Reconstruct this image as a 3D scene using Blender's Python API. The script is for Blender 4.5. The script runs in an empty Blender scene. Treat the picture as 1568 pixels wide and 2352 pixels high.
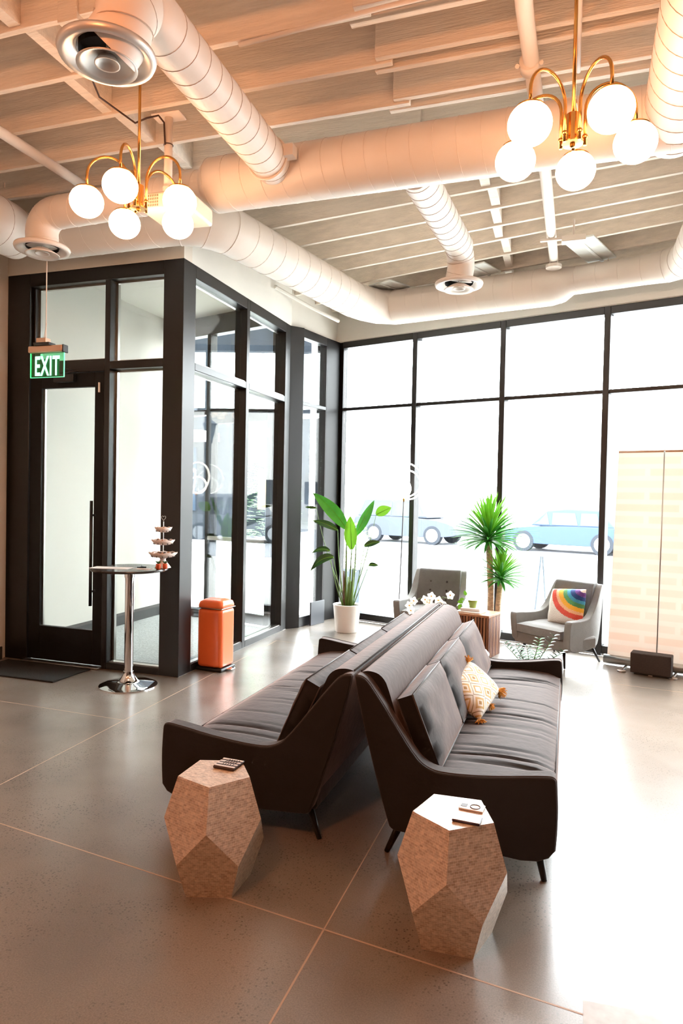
import bpy, bmesh, math, random
from mathutils import Vector, Matrix, noise
PI = math.pi
random.seed(7)
S = bpy.context.scene
C = S.collection

# ------------------------------------------------------------------ camera
YAW, PIT, ROLL = math.radians(18.3914), math.radians(-1.2631), math.radians(1.15423)
def cam_axes():
    cp, sp, cr, sr = math.cos(PIT), math.sin(PIT), math.cos(ROLL), math.sin(ROLL)
    fwd = Vector((0, cp, sp)); up = Vector((0, -sp, cp)); rt = Vector((1, 0, 0))
    r2 = rt * cr + up * sr; u2 = rt * -sr + up * cr
    M = Matrix.Rotation(YAW, 3, 'Z')
    return M @ r2, M @ u2, M @ fwd
cd = bpy.data.cameras.new('camera'); cam = bpy.data.objects.new('camera', cd); C.objects.link(cam)
cd.sensor_fit = 'HORIZONTAL'; cd.sensor_width = 24; cd.lens = 24; cd.clip_end = 300
_r, _u, _f = cam_axes()
cam.matrix_world = Matrix(((_r.x, _u.x, -_f.x, 0), (_r.y, _u.y, -_f.y, 0), (_r.z, _u.z, -_f.z, 1.6), (0, 0, 0, 1)))
S.camera = cam

# ------------------------------------------------------------------ light
w = bpy.data.worlds.new('sky'); S.world = w; w.use_nodes = True
bg = w.node_tree.nodes['Background']; bg.inputs[0].default_value = (0.93, 0.965, 1.0, 1); bg.inputs[1].default_value = 25.0
S.view_settings.view_transform = 'Standard'; S.view_settings.look = 'None'
S.view_settings.exposure = 0.0; S.view_settings.gamma = 1.0; S.view_settings.use_curve_mapping = False
GLOBE_E = 22.0
def lamp(name, loc, power, color, radius):
    l = bpy.data.lights.new(name, 'POINT'); l.energy = power; l.color = color; l.shadow_soft_size = radius
    o = bpy.data.objects.new(name, l); o.location = loc; C.objects.link(o)
    return o
lamp('warm_lamp', (-1.2, 0.35, 3.2), 135, (1.0, 0.34, 0.12), 0.15)
lamp('warm_lamp', (-3.6, 0.6, 3.2), 32, (1.0, 0.45, 0.22), 0.15)

# ------------------------------------------------------------------ materials
def lin(h):
    h = h.lstrip('#'); v = [int(h[i:i + 2], 16) / 255 for i in (0, 2, 4)]
    return tuple((c / 12.92 if c <= .04045 else ((c + .055) / 1.055) ** 2.4) for c in v) + (1,)
M = {}
def mat(name, col, rough=.5, metal=0., nscale=0, namt=.0, bump=0., bscale=0, emit=0., ecol=None, sheen=0., coat=0., spec=None, trans=0., detail=4, stretch=None):
    m = bpy.data.materials.new(name); m.use_nodes = True; nt = m.node_tree; N = nt.nodes; L = nt.links
    b = N['Principled BSDF']; c = lin(col) if isinstance(col, str) else tuple(col) + (1,)
    b.inputs['Base Color'].default_value = c; b.inputs['Roughness'].default_value = rough; b.inputs['Metallic'].default_value = metal
    if sheen: b.inputs['Sheen Weight'].default_value = sheen; b.inputs['Sheen Roughness'].default_value = .35
    if coat: b.inputs['Coat Weight'].default_value = coat; b.inputs['Coat Roughness'].default_value = .08
    if spec is not None: b.inputs['Specular IOR Level'].default_value = spec
    if trans: b.inputs['Transmission Weight'].default_value = trans
    if emit: b.inputs['Emission Color'].default_value = (lin(ecol) if ecol else c); b.inputs['Emission Strength'].default_value = emit
    tc = N.new('ShaderNodeTexCoord'); src = tc.outputs['Object']
    if stretch:
        mp = N.new('ShaderNodeMapping'); mp.inputs['Scale'].default_value = stretch; L.new(src, mp.inputs[0]); src = mp.outputs[0]
    if nscale:
        n = N.new('ShaderNodeTexNoise'); n.inputs['Scale'].default_value = nscale; n.inputs['Detail'].default_value = detail; L.new(src, n.inputs['Vector'])
        r = N.new('ShaderNodeMapRange'); r.inputs[1].default_value = .3; r.inputs[2].default_value = .7
        r.inputs[3].default_value = 1 - namt; r.inputs[4].default_value = 1 + namt; L.new(n.outputs[0], r.inputs[0])
        mx = N.new('ShaderNodeVectorMath'); mx.operation = 'SCALE'; mx.inputs[0].default_value = c[:3]; L.new(r.outputs[0], mx.inputs['Scale']); L.new(mx.outputs[0], b.inputs['Base Color'])
    if bump:
        n2 = N.new('ShaderNodeTexNoise'); n2.inputs['Scale'].default_value = bscale; n2.inputs['Detail'].default_value = 3; L.new(src, n2.inputs['Vector'])
        bp = N.new('ShaderNodeBump'); bp.inputs['Strength'].default_value = bump; bp.inputs['Distance'].default_value = .01
        L.new(n2.outputs[0], bp.inputs['Height']); L.new(bp.outputs[0], b.inputs['Normal'])
    M[name] = m
    return m
mat('wall', '#ddd8cf', .85, nscale=3, namt=.03, bump=.15, bscale=120)
mat('wall_cream', '#d9cdbf', .85, nscale=3, namt=.03, bump=.15, bscale=120)
mat('black', '#0f0c0c', .4, nscale=6, namt=.08)
mat('black_door', '#0a0808', .5, spec=.25)
mat('joist', '#e4d8ca', .8, nscale=9, namt=.09, bump=.6, bscale=40, stretch=(.25, 3, 3))
mat('deck', '#d6cabd', .85, nscale=5, namt=.12, bump=.4, bscale=30)
mat('duct', '#e3d7cc', .42, nscale=2.5, namt=.04, bump=.12, bscale=14)
mat('seam', '#b9a596', .6)
mat('pipe', '#e6d9cd', .5)
mat('carpet', '#8f8f8c', .95, nscale=60, namt=.3, bump=.8, bscale=200)
mat('baseboard', '#3a3836', .5)
mat('brass', '#d09a55', .22, metal=1.)
mat('steel', '#b9b4ae', .28, metal=1., nscale=4, namt=.05)
mat('spun', '#d3cdc7', .42, metal=.7)
mat('chrome', '#e9e9ea', .06, metal=1.)
mat('wall_entry', '#bfbab1', .85)
mat('wall_dark', '#5c4c42', .85)
mat('void', '#0c0a09', .9)
mat('globe', (1, .58, .33), .3, emit=GLOBE_E, ecol=None)
mat('velvet', '#100807', .75, nscale=5, namt=.2, bump=.2, bscale=22, sheen=.6)
M['velvet'].node_tree.nodes['Principled BSDF'].inputs['Sheen Tint'].default_value = (.66, .44, .38, 1)
mat('velvet_pipe', '#2a1c19', .6, sheen=.3)
mat('black_leg', '#131110', .35)
mat('laminate', '#2b2624', .22)
mat('orange', '#ea6a33', .32, coat=.3, nscale=3, namt=.03)
mat('plastic_black', '#141414', .4)
mat('mat_rubber', '#161312', .95, nscale=90, namt=.5, bump=.9, bscale=220)
mat('exit_alu', '#c9a68d', .35, metal=.6)
mat('exit_green', '#0c5a30', .3)
mat('exit_glow', (.45, 1, .75), .3, emit=1.3)
mat('exit_edge', (.12, .9, .42), .3, emit=.9)
mat('grey_fabric', '#878583', .85, nscale=14, namt=.07, bump=.3, bscale=160, sheen=.3)
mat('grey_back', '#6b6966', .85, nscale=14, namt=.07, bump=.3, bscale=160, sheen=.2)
mat('button', '#3d3733', .8)
mat('slat', '#7a4a30', .55, nscale=8, namt=.25, stretch=(6, 6, .6))
mat('slat_light', '#a87350', .55, nscale=8, namt=.2, stretch=(6, 6, .6))
mat('slat_dark', '#2e1a12', .6)
mat('leaf', '#3f8f2c', .38, nscale=7, namt=.25)
mat('leaf_bright', '#6fae2a', .4, nscale=7, namt=.2)
mat('leaf_dark', '#275c2a', .35, nscale=7, namt=.25)
mat('leaf_pale', '#8fa07c', .7, nscale=20, namt=.3)
mat('stem', '#5d7a35', .5)
mat('stem_brown', '#6a5040', .8, nscale=30, namt=.3)
mat('bark', '#b89b7e', .9, nscale=25, namt=.3, bump=1., bscale=45, stretch=(1, 1, 2))
mat('ceramic', '#f1ece6', .35)
mat('soil', '#2d221a', .95)
mat('green_pot', '#8a9a3c', .5)
mat('planter', '#56606b', .6)
mat('speaker', '#3a2f2b', .75, nscale=80, namt=.15)
mat('paper', '#e9e4e2', .7)
mat('white_top', '#efe9e4', .3)
mat('petal', '#fbf3e4', .6)
def translucent(k, f):
    nt = M[k].node_tree; N = nt.nodes; b = N['Principled BSDF']; t = N.new('ShaderNodeBsdfTranslucent'); t.inputs[0].default_value = b.inputs['Base Color'].default_value
    mx = N.new('ShaderNodeMixShader'); mx.inputs[0].default_value = f; nt.links.new(b.outputs[0], mx.inputs[1]); nt.links.new(t.outputs[0], mx.inputs[2]); nt.links.new(mx.outputs[0], N['Material Output'].inputs[0])
translucent('petal', .6); translucent('leaf', .07); translucent('leaf_bright', .14); translucent('leaf_pale', .1)
mat('mustard', '#dc9a45', .9, nscale=40, namt=.25, bump=.6, bscale=120)
mat('terracotta', '#c9552c', .5)
mat('tier', '#e2d3ca', .4, nscale=30, namt=.12)
mat('wrapper_dark', '#4b4440', .35)
mat('wrapper_tan', '#b98a66', .4)
mat('coaster', '#3b2a27', .5)
mat('coaster_edge', '#2f2440', .4)
mat('coaster_white', '#d9cfc8', .4)
mat('wire', '#3a2218', .6)
mat('proj', '#efe0cb', .45)
mat('proj_dark', '#8a6a50', .6)
mat('batt', '#eef0ec', .5, nscale=10, namt=.04)
mat('asphalt', '#8d9096', .9)
mat('walk', '#e2e0dc', .9)
mat('car_blue', '#3e4c60', .7, spec=.05)
mat('car_grey', '#4a4f58', .7, spec=.05)
mat('car_white', '#6c6f75', .7, spec=.05)
mat('car_glass', '#4b4f55', .6, spec=.05)
mat('tyre', '#36393e', .9, spec=.02)
mat('rim', '#b9bcc0', .3, metal=.6)
mat('red', '#b5202a', .4)
mat('bld_white', '#b5b3b0', .9)
mat('bld_grey', '#171b20', .9, nscale=1, namt=.3, spec=.02)
mat('bld_blue', '#1d2834', .9, spec=.02)
mat('bld_win', '#363a40', .8, spec=.05)
mat('led', (1, .93, .85), .3, emit=14)
mat('poster', '#d0a860', .7)
mat('decal', '#cfd8dc', .6)
mat('panel_grey', '#3c3e44', .45)

def glass(name, tint=(1, 1, 1), f=1.45):
    m = bpy.data.materials.new(name); m.use_nodes = True; nt = m.node_tree; N = nt.nodes; L = nt.links; N.clear()
    o = N.new('ShaderNodeOutputMaterial'); t = N.new('ShaderNodeBsdfTransparent'); t.inputs[0].default_value = (*tint, 1)
    g = N.new('ShaderNodeBsdfGlossy'); g.inputs['Roughness'].default_value = .01
    ge = N.new('ShaderNodeNewGeometry'); dp = N.new('ShaderNodeVectorMath'); dp.operation = 'DOT_PRODUCT'; L.new(ge.outputs['Incoming'], dp.inputs[0]); L.new(ge.outputs['Normal'], dp.inputs[1])
    def mth(op, a, b=None):
        m_ = N.new('ShaderNodeMath'); m_.operation = op
        for i_, v_ in enumerate((a, b)):
            if v_ is None: continue
            if isinstance(v_, (int, float)): m_.inputs[i_].default_value = v_
            else: L.new(v_, m_.inputs[i_])
        return m_.outputs[0]
    sch = mth('ADD', mth('MULTIPLY', mth('POWER', mth('SUBTRACT', 1.0, mth('ABSOLUTE', dp.outputs['Value'])), 5.0), .96), .04)
    mx = N.new('ShaderNodeMixShader'); L.new(sch, mx.inputs[0]); L.new(t.outputs[0], mx.inputs[1]); L.new(g.outputs[0], mx.inputs[2]); L.new(mx.outputs[0], o.inputs[0])
    M[name] = m
glass('glass', (.97, .99, .985)); glass('acrylic', (.50, .93, .68))

def floor_material():
    m = bpy.data.materials.new('concrete'); m.use_nodes = True; nt = m.node_tree; N = nt.nodes; L = nt.links; b = N['Principled BSDF']
    tc = N.new('ShaderNodeTexCoord')
    def nz(sc, det=5): n = N.new('ShaderNodeTexNoise'); n.inputs['Scale'].default_value = sc; n.inputs['Detail'].default_value = det; L.new(tc.outputs['Object'], n.inputs['Vector']); return n
    def ramp(src, a, bb, ca, cb):
        r = N.new('ShaderNodeValToRGB'); r.color_ramp.elements[0].position = a; r.color_ramp.elements[1].position = bb
        r.color_ramp.elements[0].color = ca; r.color_ramp.elements[1].color = cb; L.new(src, r.inputs[0]); return r
    big = nz(1.1, 6); r1 = ramp(big.outputs[0], .32, .7, lin('#71655b'), lin('#968a7f'))
    fine = nz(190, 5); r2 = ramp(fine.outputs[0], .35, .65, (.72, .70, .68, 1), (1, 1, 1, 1))
    mx = N.new('ShaderNodeMix'); mx.data_type = 'RGBA'; mx.blend_type = 'MULTIPLY'; mx.inputs[0].default_value = 1
    L.new(r1.outputs[0], mx.inputs[6]); L.new(r2.outputs[0], mx.inputs[7])
    # aggregate specks, clustered by a large noise
    v = N.new('ShaderNodeTexVoronoi'); v.inputs['Scale'].default_value = 75; L.new(tc.outputs['Object'], v.inputs['Vector'])
    r3 = ramp(v.outputs['Distance'], .22, .36, (1, 1, 1, 1), (0, 0, 0, 1))
    cl = nz(2.3, 4); r4 = ramp(cl.outputs[0], .42, .66, (0, 0, 0, 1), (1, 1, 1, 1))
    rnd = N.new('ShaderNodeMath'); rnd.operation = 'GREATER_THAN'; rnd.inputs[1].default_value = .38
    sp = N.new('ShaderNodeSeparateColor'); L.new(v.outputs['Color'], sp.inputs[0]); L.new(sp.outputs[0], rnd.inputs[0])
    m1 = N.new('ShaderNodeMath'); m1.operation = 'MULTIPLY'; L.new(r3.outputs[0], m1.inputs[0]); L.new(r4.outputs[0], m1.inputs[1])
    m2 = N.new('ShaderNodeMath'); m2.operation = 'MULTIPLY'; L.new(m1.outputs[0], m2.inputs[0]); L.new(rnd.outputs[0], m2.inputs[1])
    m3 = N.new('ShaderNodeMath'); m3.operation = 'MULTIPLY'; L.new(m2.outputs[0], m3.inputs[0]); m3.inputs[1].default_value = .95
    mx2 = N.new('ShaderNodeMix'); mx2.data_type = 'RGBA'; L.new(m3.outputs[0], mx2.inputs[0]); L.new(mx.outputs[2], mx2.inputs[6]); mx2.inputs[7].default_value = lin('#2e231d')
    L.new(mx2.outputs[2], b.inputs['Base Color'])
    rr = N.new('ShaderNodeMapRange'); rr.inputs[1].default_value = .3; rr.inputs[2].default_value = .7; rr.inputs[3].default_value = .30; rr.inputs[4].default_value = .42
    n5 = nz(3.5, 6); L.new(n5.outputs[0], rr.inputs[0]); L.new(rr.outputs[0], b.inputs['Roughness'])
    bp = N.new('ShaderNodeBump'); bp.inputs['Strength'].default_value = .05; bp.inputs['Distance'].default_value = .01
    L.new(fine.outputs[0], bp.inputs['Height']); L.new(bp.outputs[0], b.inputs['Normal'])
    b.inputs['Coat Weight'].default_value = .9; b.inputs['Coat Roughness'].default_value = .235; b.inputs['Specular IOR Level'].default_value = .8
    M['concrete'] = m
floor_material()
mat('joint', '#b79c86', .6)
mat('slab', '#b5aea7', .38, nscale=30, namt=.12, coat=.4)

def tile_material():
    m = bpy.data.materials.new('capiz'); m.use_nodes = True; nt = m.node_tree; N = nt.nodes; L = nt.links; b = N['Principled BSDF']
    uv = N.new('ShaderNodeTexCoord')
    br = N.new('ShaderNodeTexBrick'); br.inputs['Scale'].default_value = 1.0
    br.inputs['Brick Width'].default_value = .017; br.inputs['Row Height'].default_value = .0085; br.inputs['Mortar Size'].default_value = .0006; br.inputs['Mortar Smooth'].default_value = .3
    br.inputs['Color1'].default_value = lin('#d6c0aa'); br.inputs['Color2'].default_value = lin('#b59b84'); br.inputs['Mortar'].default_value = lin('#e4d3c2')
    L.new(uv.outputs['UV'], br.inputs['Vector'])
    n = N.new('ShaderNodeTexNoise'); n.inputs['Scale'].default_value = 60; L.new(uv.outputs['UV'], n.inputs['Vector'])
    mr = N.new('ShaderNodeMapRange'); mr.inputs[1].default_value = .3; mr.inputs[2].default_value = .7; mr.inputs[3].default_value = .8; mr.inputs[4].default_value = 1.15; L.new(n.outputs[0], mr.inputs[0])
    mx = N.new('ShaderNodeVectorMath'); mx.operation = 'SCALE'; L.new(br.outputs['Color'], mx.inputs[0]); L.new(mr.outputs[0], mx.inputs['Scale']); L.new(mx.outputs[0], b.inputs['Base Color'])
    bp = N.new('ShaderNodeBump'); bp.inputs['Strength'].default_value = .5; bp.inputs['Distance'].default_value = .002
    n3 = N.new('ShaderNodeTexNoise'); n3.inputs['Scale'].default_value = 45; L.new(uv.outputs['UV'], n3.inputs['Vector'])
    ad = N.new('ShaderNodeMath'); ad.operation = 'ADD'; L.new(n3.outputs[0], ad.inputs[0]); L.new(br.outputs['Fac'], ad.inputs[1])
    L.new(ad.outputs[0], bp.inputs['Height']); L.new(bp.outputs[0], b.inputs['Normal'])
    b.inputs['Roughness'].default_value = .3
    M['capiz'] = m
tile_material()

def print_material(name, kind):
    """flat prints: striped coaster, leaf print banner, rainbow pillow, boho pillow (UV based)"""
    m = bpy.data.materials.new(name); m.use_nodes = True; nt = m.node_tree; N = nt.nodes; L = nt.links; b = N['Principled BSDF']
    tc = N.new('ShaderNodeTexCoord'); b.inputs['Roughness'].default_value = .8
    if kind == 'rainbow':
        d = N.new('ShaderNodeVectorMath'); d.operation = 'DISTANCE'; d.inputs[1].default_value = (1.02, 1.05, 0); L.new(tc.outputs['UV'], d.inputs[0])
        nn = N.new('ShaderNodeTexNoise'); nn.inputs['Scale'].default_value = 45; L.new(tc.outputs['UV'], nn.inputs['Vector'])
        ma = N.new('ShaderNodeMath'); ma.operation = 'MULTIPLY_ADD'; ma.inputs[1].default_value = .07; L.new(nn.outputs[0], ma.inputs[0]); L.new(d.outputs['Value'], ma.inputs[2])
        r = N.new('ShaderNodeValToRGB'); cr = r.color_ramp; cr.interpolation = 'CONSTANT'
        stops = [(0, '#f0e3d6'), (.20, '#6a3c8a'), (.32, '#1d3f7c'), (.43, '#3f93b5'), (.52, '#4f8f58'), (.63, '#f0ad35'), (.75, '#efb58a'), (.83, '#dc4f3c'), (.97, '#e9dfd5')]
        cr.elements[0].position = 0; cr.elements[0].color = lin(stops[0][1]); cr.elements[1].position = stops[1][0]; cr.elements[1].color = lin(stops[1][1])
        for p, c in stops[2:]: e = cr.elements.new(p); e.color = lin(c)
        L.new(ma.outputs[0], r.inputs[0]); L.new(r.outputs[0], b.inputs['Base Color'])
        bp = N.new('ShaderNodeBump'); bp.inputs['Strength'].default_value = .6; bp.inputs['Distance'].default_value = .01; L.new(nn.outputs[0], bp.inputs['Height']); L.new(bp.outputs[0], b.inputs['Normal'])
    elif kind == 'boho':
        mp = N.new('ShaderNodeMapping'); mp.inputs['Scale'].default_value = (3.2, 2.2, 1); L.new(tc.outputs['UV'], mp.inputs[0])
        fr = N.new('ShaderNodeVectorMath'); fr.operation = 'FRACTION'; L.new(mp.outputs[0], fr.inputs[0])
        sb = N.new('ShaderNodeVectorMath'); sb.operation = 'SUBTRACT'; sb.inputs[1].default_value = (.5, .5, 0); L.new(fr.outputs[0], sb.inputs[0])
        ab = N.new('ShaderNodeVectorMath'); ab.operation = 'ABSOLUTE'; L.new(sb.outputs[0], ab.inputs[0])
        dt = N.new('ShaderNodeVectorMath'); dt.operation = 'DOT_PRODUCT'; dt.inputs[1].default_value = (1, 1, 0); L.new(ab.outputs[0], dt.inputs[0])
        r = N.new('ShaderNodeValToRGB'); cr = r.color_ramp; cr.interpolation = 'CONSTANT'
        cols = [(0, '#a8804a'), (.12, '#e6d6c4'), (.22, '#c9a26a'), (.36, '#eadfd2'), (.5, '#a39178'), (.56, '#eadfd2'), (.7, '#c9a26a'), (.8, '#efe6dc')]
        cr.elements[0].position = 0; cr.elements[0].color = lin(cols[0][1]); cr.elements[1].position = cols[1][0]; cr.elements[1].color = lin(cols[1][1])
        for p, c in cols[2:]: e = cr.elements.new(p); e.color = lin(c)
        L.new(dt.outputs['Value'], r.inputs[0]); L.new(r.outputs[0], b.inputs['Base Color'])
    elif kind == 'banner':
        br = N.new('ShaderNodeTexBrick'); br.inputs['Scale'].default_value = 1; br.inputs['Brick Width'].default_value = .62; br.inputs['Row Height'].default_value = .115
        br.inputs['Mortar Size'].default_value = .03; br.inputs['Mortar Smooth'].default_value = .4
        br.inputs['Color1'].default_value = lin('#f8ece4'); br.inputs['Color2'].default_value = lin('#f5e5da'); br.inputs['Mortar'].default_value = lin('#faf3ec'); L.new(tc.outputs['UV'], br.inputs['Vector'])
        L.new(br.outputs[0], b.inputs['Base Color'])
        tl = N.new('ShaderNodeBsdfTranslucent'); L.new(br.outputs[0], tl.inputs[0]); mx = N.new('ShaderNodeMixShader'); mx.inputs[0].default_value = .28
        o = N['Material Output']; L.new(b.outputs[0], mx.inputs[1]); L.new(tl.outputs[0], mx.inputs[2]); L.new(mx.outputs[0], o.inputs[0])
    M[name] = m
print_material('rainbow', 'rainbow'); print_material('boho', 'boho'); print_material('banner', 'banner')

# ------------------------------------------------------------------ mesh helpers
def BM(): return bmesh.new()
def box(bm, a, b, mtx=None):
    x0, y0, z0 = a; x1, y1, z1 = b
    vs = [bm.verts.new(Vector(p) if mtx is None else mtx @ Vector(p)) for p in ((x0, y0, z0), (x1, y0, z0), (x1, y1, z0), (x0, y1, z0), (x0, y0, z1), (x1, y0, z1), (x1, y1, z1), (x0, y1, z1))]
    for f in ((0, 3, 2, 1), (4, 5, 6, 7), (0, 1, 5, 4), (1, 2, 6, 5), (2, 3, 7, 6), (3, 0, 4, 7)): bm.faces.new([vs[i] for i in f])
    return bm
def prism(bm, poly, z0, z1):
    """poly in xy, extruded in z"""
    a = [bm.verts.new((x, y, z0)) for x, y in poly]; b = [bm.verts.new((x, y, z1)) for x, y in poly]; n = len(poly)
    bm.faces.new(a[::-1]); bm.faces.new(b)
    for i in range(n): bm.faces.new((a[i], a[(i + 1) % n], b[(i + 1) % n], b[i]))
    return bm
def extr(bm, poly, fn0, fn1):
    """polygon points mapped through two functions to 3D, bridged"""
    a = [bm.verts.new(fn0(*p)) for p in poly]; b = [bm.verts.new(fn1(*p)) for p in poly]; n = len(poly)
    bm.faces.new(a[::-1]); bm.faces.new(b)
    for i in range(n): bm.faces.new((a[i], a[(i + 1) % n], b[(i + 1) % n], b[i]))
    return bm
def lathe(bm, prof, seg=32, c=(0, 0, 0), cap0=True, cap1=True):
    rings = []
    for r, z in prof: rings.append([bm.verts.new((c[0] + r * math.cos(2 * PI * i / seg), c[1] + r * math.sin(2 * PI * i / seg), c[2] + z)) for i in range(seg)])
    for p, q in zip(rings, rings[1:]):
        for i in range(seg): bm.faces.new((p[i], p[(i + 1) % seg], q[(i + 1) % seg], q[i]))
    if cap0: bm.faces.new(rings[0][::-1])
    if cap1: bm.faces.new(rings[-1])
    return bm
def tube(bm, pts, r, seg=12, closed=False, cap=True):
    pts = [Vector(p) for p in pts]; n = len(pts); rs = r if isinstance(r, (list, tuple)) else [r] * n
    T = []
    for i in range(n):
        if closed: t = pts[(i + 1) % n] - pts[i - 1]
        else: t = pts[min(i + 1, n - 1)] - pts[max(i - 1, 0)]
        T.append(t.normalized())
    u = T[0].orthogonal().normalized(); rings = []
    for i in range(n):
        u = (u - T[i] * u.dot(T[i])).normalized(); v = T[i].cross(u)
        rings.append([bm.verts.new(pts[i] + (u * math.cos(2 * PI * k / seg) + v * math.sin(2 * PI * k / seg)) * rs[i]) for k in range(seg)])
    rng = range(n) if closed else range(n - 1)
    for i in rng:
        p, q = rings[i], rings[(i + 1) % n]
        off = 0
        if closed and i == n - 1:
            off = min(range(seg), key=lambda o: (p[0].co - q[o].co).length)
        for k in range(seg): bm.faces.new((p[k], p[(k + 1) % seg], q[(k + 1 + off) % seg], q[(k + off) % seg]))
    if not closed and cap: bm.faces.new(rings[0][::-1]); bm.faces.new(rings[-1])
    return bm
def ball(bm, c, r, u=16, v=10, sc=(1, 1, 1)):
    c = Vector(c); top = bm.verts.new(c + Vector((0, 0, r * sc[2]))); bot = bm.verts.new(c - Vector((0, 0, r * sc[2]))); rings = []
    for j in range(1, v):
        a = PI * j / v; rings.append([bm.verts.new(c + Vector((r * sc[0] * math.sin(a) * math.cos(2 * PI * i / u), r * sc[1] * math.sin(a) * math.sin(2 * PI * i / u), r * sc[2] * math.cos(a)))) for i in range(u)])
    for i in range(u): bm.faces.new((top, rings[0][i], rings[0][(i + 1) % u])); bm.faces.new((bot, rings[-1][(i + 1) % u], rings[-1][i]))
    for p, q in zip(rings, rings[1:]):
        for i in range(u): bm.faces.new((p[i], q[i], q[(i + 1) % u], p[(i + 1) % u]))
    return bm
def obj(name, bm, m, parent=None, smooth=False, bevel=0, seg=2, sub=0, auto=None):
    me = bpy.data.meshes.new(name); bmesh.ops.recalc_face_normals(bm, faces=bm.faces); bm.to_mesh(me); bm.free()
    me.materials.append(M[m] if isinstance(m, str) else m)
    o = bpy.data.objects.new(name, me); C.objects.link(o)
    if parent is not None: o.parent = parent
    if bevel:
        b = o.modifiers.new('bevel', 'BEVEL'); b.width = bevel; b.segments = seg; b.limit_method = 'ANGLE'; b.angle_limit = math.radians(40)
    if sub:
        s = o.modifiers.new('sub', 'SUBSURF'); s.levels = s.render_levels = sub
    if smooth or bevel or sub:
        for p in me.polygons: p.use_smooth = len(p.vertices) < 6
        if (bevel or auto) and not sub:
            try: me.set_sharp_from_angle(angle=math.radians(auto or 45))
            except Exception: pass
    return o
def tag(o, label, cat, group=None):
    o['label'] = label; o['category'] = cat
    if group: o['group'] = group
    return o
def thing(name, label, cat, loc=(0, 0, 0), rz=0, group=None):
    o = bpy.data.objects.new(name, None); C.objects.link(o); o.location = loc; o.rotation_euler = (0, 0, rz); o.empty_display_size = .05
    return tag(o, label, cat, group)
def lettering(body, size, m, parent, loc, rot, extrude=.002, offset=0., space=1., sx=1., align='LEFT'):
    c = bpy.data.curves.new('lettering_source', 'FONT'); c.body = body; c.size = size; c.extrude = extrude; c.offset = offset; c.space_character = space; c.align_x = align
    s = bpy.data.objects.new('lettering_source', c); C.objects.link(s); dg = bpy.context.evaluated_depsgraph_get()
    me = bpy.data.meshes.new_from_object(s.evaluated_get(dg)); bpy.data.objects.remove(s); bpy.data.curves.remove(c); me.materials.clear(); me.materials.append(M[m])
    o = bpy.data.objects.new('lettering', me); C.objects.link(o); o.parent = parent; o.location = loc; o.rotation_euler = rot; o.scale = (sx, 1, 1); return o
def struct(name, bm=None, m=None, **k):
    if bm is None: o = bpy.data.objects.new(name, None); C.objects.link(o)
    else: o = obj(name, bm, m, **k)
    o['kind'] = 'structure'; return o
def copy_tree(o, parent=None):
    c = o.copy(); C.objects.link(c); c.parent = parent
    for ch in o.children: copy_tree(ch, c)
    return c

# ------------------------------------------------------------------ room shell
FA = math.radians(-16.3); FD = Vector((math.cos(FA), math.sin(FA), 0)); FN = Vector((-math.sin(FA), math.cos(FA), 0))   # facade direction, outward normal
FC = Vector((-2.95, 8.547, 0))          # inner corner of the facade
def fpt(s, out=0, z=0): return FC + FD * s + FN * out + Vector((0, 0, z))
def fy(x): return FC.y + (x - FC.x) * math.tan(FA)
CEIL, TOP = 4.0, 4.32
FW = 8.6      # facade length
XR, YB = 5.2, -3.2
floor = struct('floor', prism(BM(), [(-5.09, YB), (XR, YB), (XR, fy(XR)), (-2.95, 8.547), (-3.187, 7.6), (-3.187, 5.18), (-5.09, 5.18)], -.12, 0), 'concrete')
def joint(a, b, wd=.004):
    a, b = Vector(a), Vector(b); d = (b - a).normalized(); n = Vector((-d.y, d.x, 0)) * wd
    obj('control_joint', prism(BM(), [(a + n)[:2], (a - n)[:2], (b - n)[:2], (b + n)[:2]], -.002, .0006), 'joint', floor)
joint((-5.0, 2.88, 0), (-.82, 2.352, 0), .0035); joint((-.82, 2.352, 0), (.1, 2.235, 0), .0035); joint((.1, 2.235, 0), (5.1, 2.33, 0), .003)
joint((-.818, -2, 0), (-.818, 2.352, 0), .0035); joint((-.818, 2.352, 0), (-.82, 7.8, 0), .0025)
joint((-2.88, 2.62, 0), (-3.02, 6.9, 0), .003); joint((-3.02, 6.9, 0), (2.4, 6.2, 0), .003)
joint((-5.0, 4.1, 0), (-2.93, 4.05, 0), .003)
# patched slab corner at the bottom right
obj('slab_patch', prism(BM(), [(.085, 2.30), (.42, 2.325), (.42, 1.6), (.07, 1.6)], -.002, .0012), 'joint', floor).data.materials[0] = M['slab']
ent = struct('floor_entry', prism(BM(), [(-5.09, 5.18), (-3.187, 5.18), (-3.187, 7.46), (-3.33, 7.46), (-5.09, 7.97)], -.12, .004), 'carpet')

# walls
wl = struct('wall_left', box(BM(), (-5.29, YB, 0), (-5.09, 8.1, TOP)), 'wall_cream')
obj('wainscot_panel', box(BM(), (-5.09, YB, .0), (-5.065, 5.13, 2.98)), 'wall_cream', wl, bevel=.003)
struct('wall_entry', box(BM(), (-5.09, 5.31, .0), (-5.082, 7.98, 3.88)), 'wall_entry')
struct('baseboard_left', box(BM(), (-5.065, YB, 0), (-5.05, 5.1, .12)), 'baseboard')
struct('baseboard_entry', box(BM(), (-5.09, 5.32, .004), (-5.075, 7.96, .15)), 'baseboard')
struct('wall_rear', box(BM(), (-5.29, YB - .2, 0), (XR + .2, YB, TOP)), 'wall_dark')
struct('wall_right', box(BM(), (XR, YB, 0), (XR + .2, fy(XR) + .2, TOP)), 'wall_dark')
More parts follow.
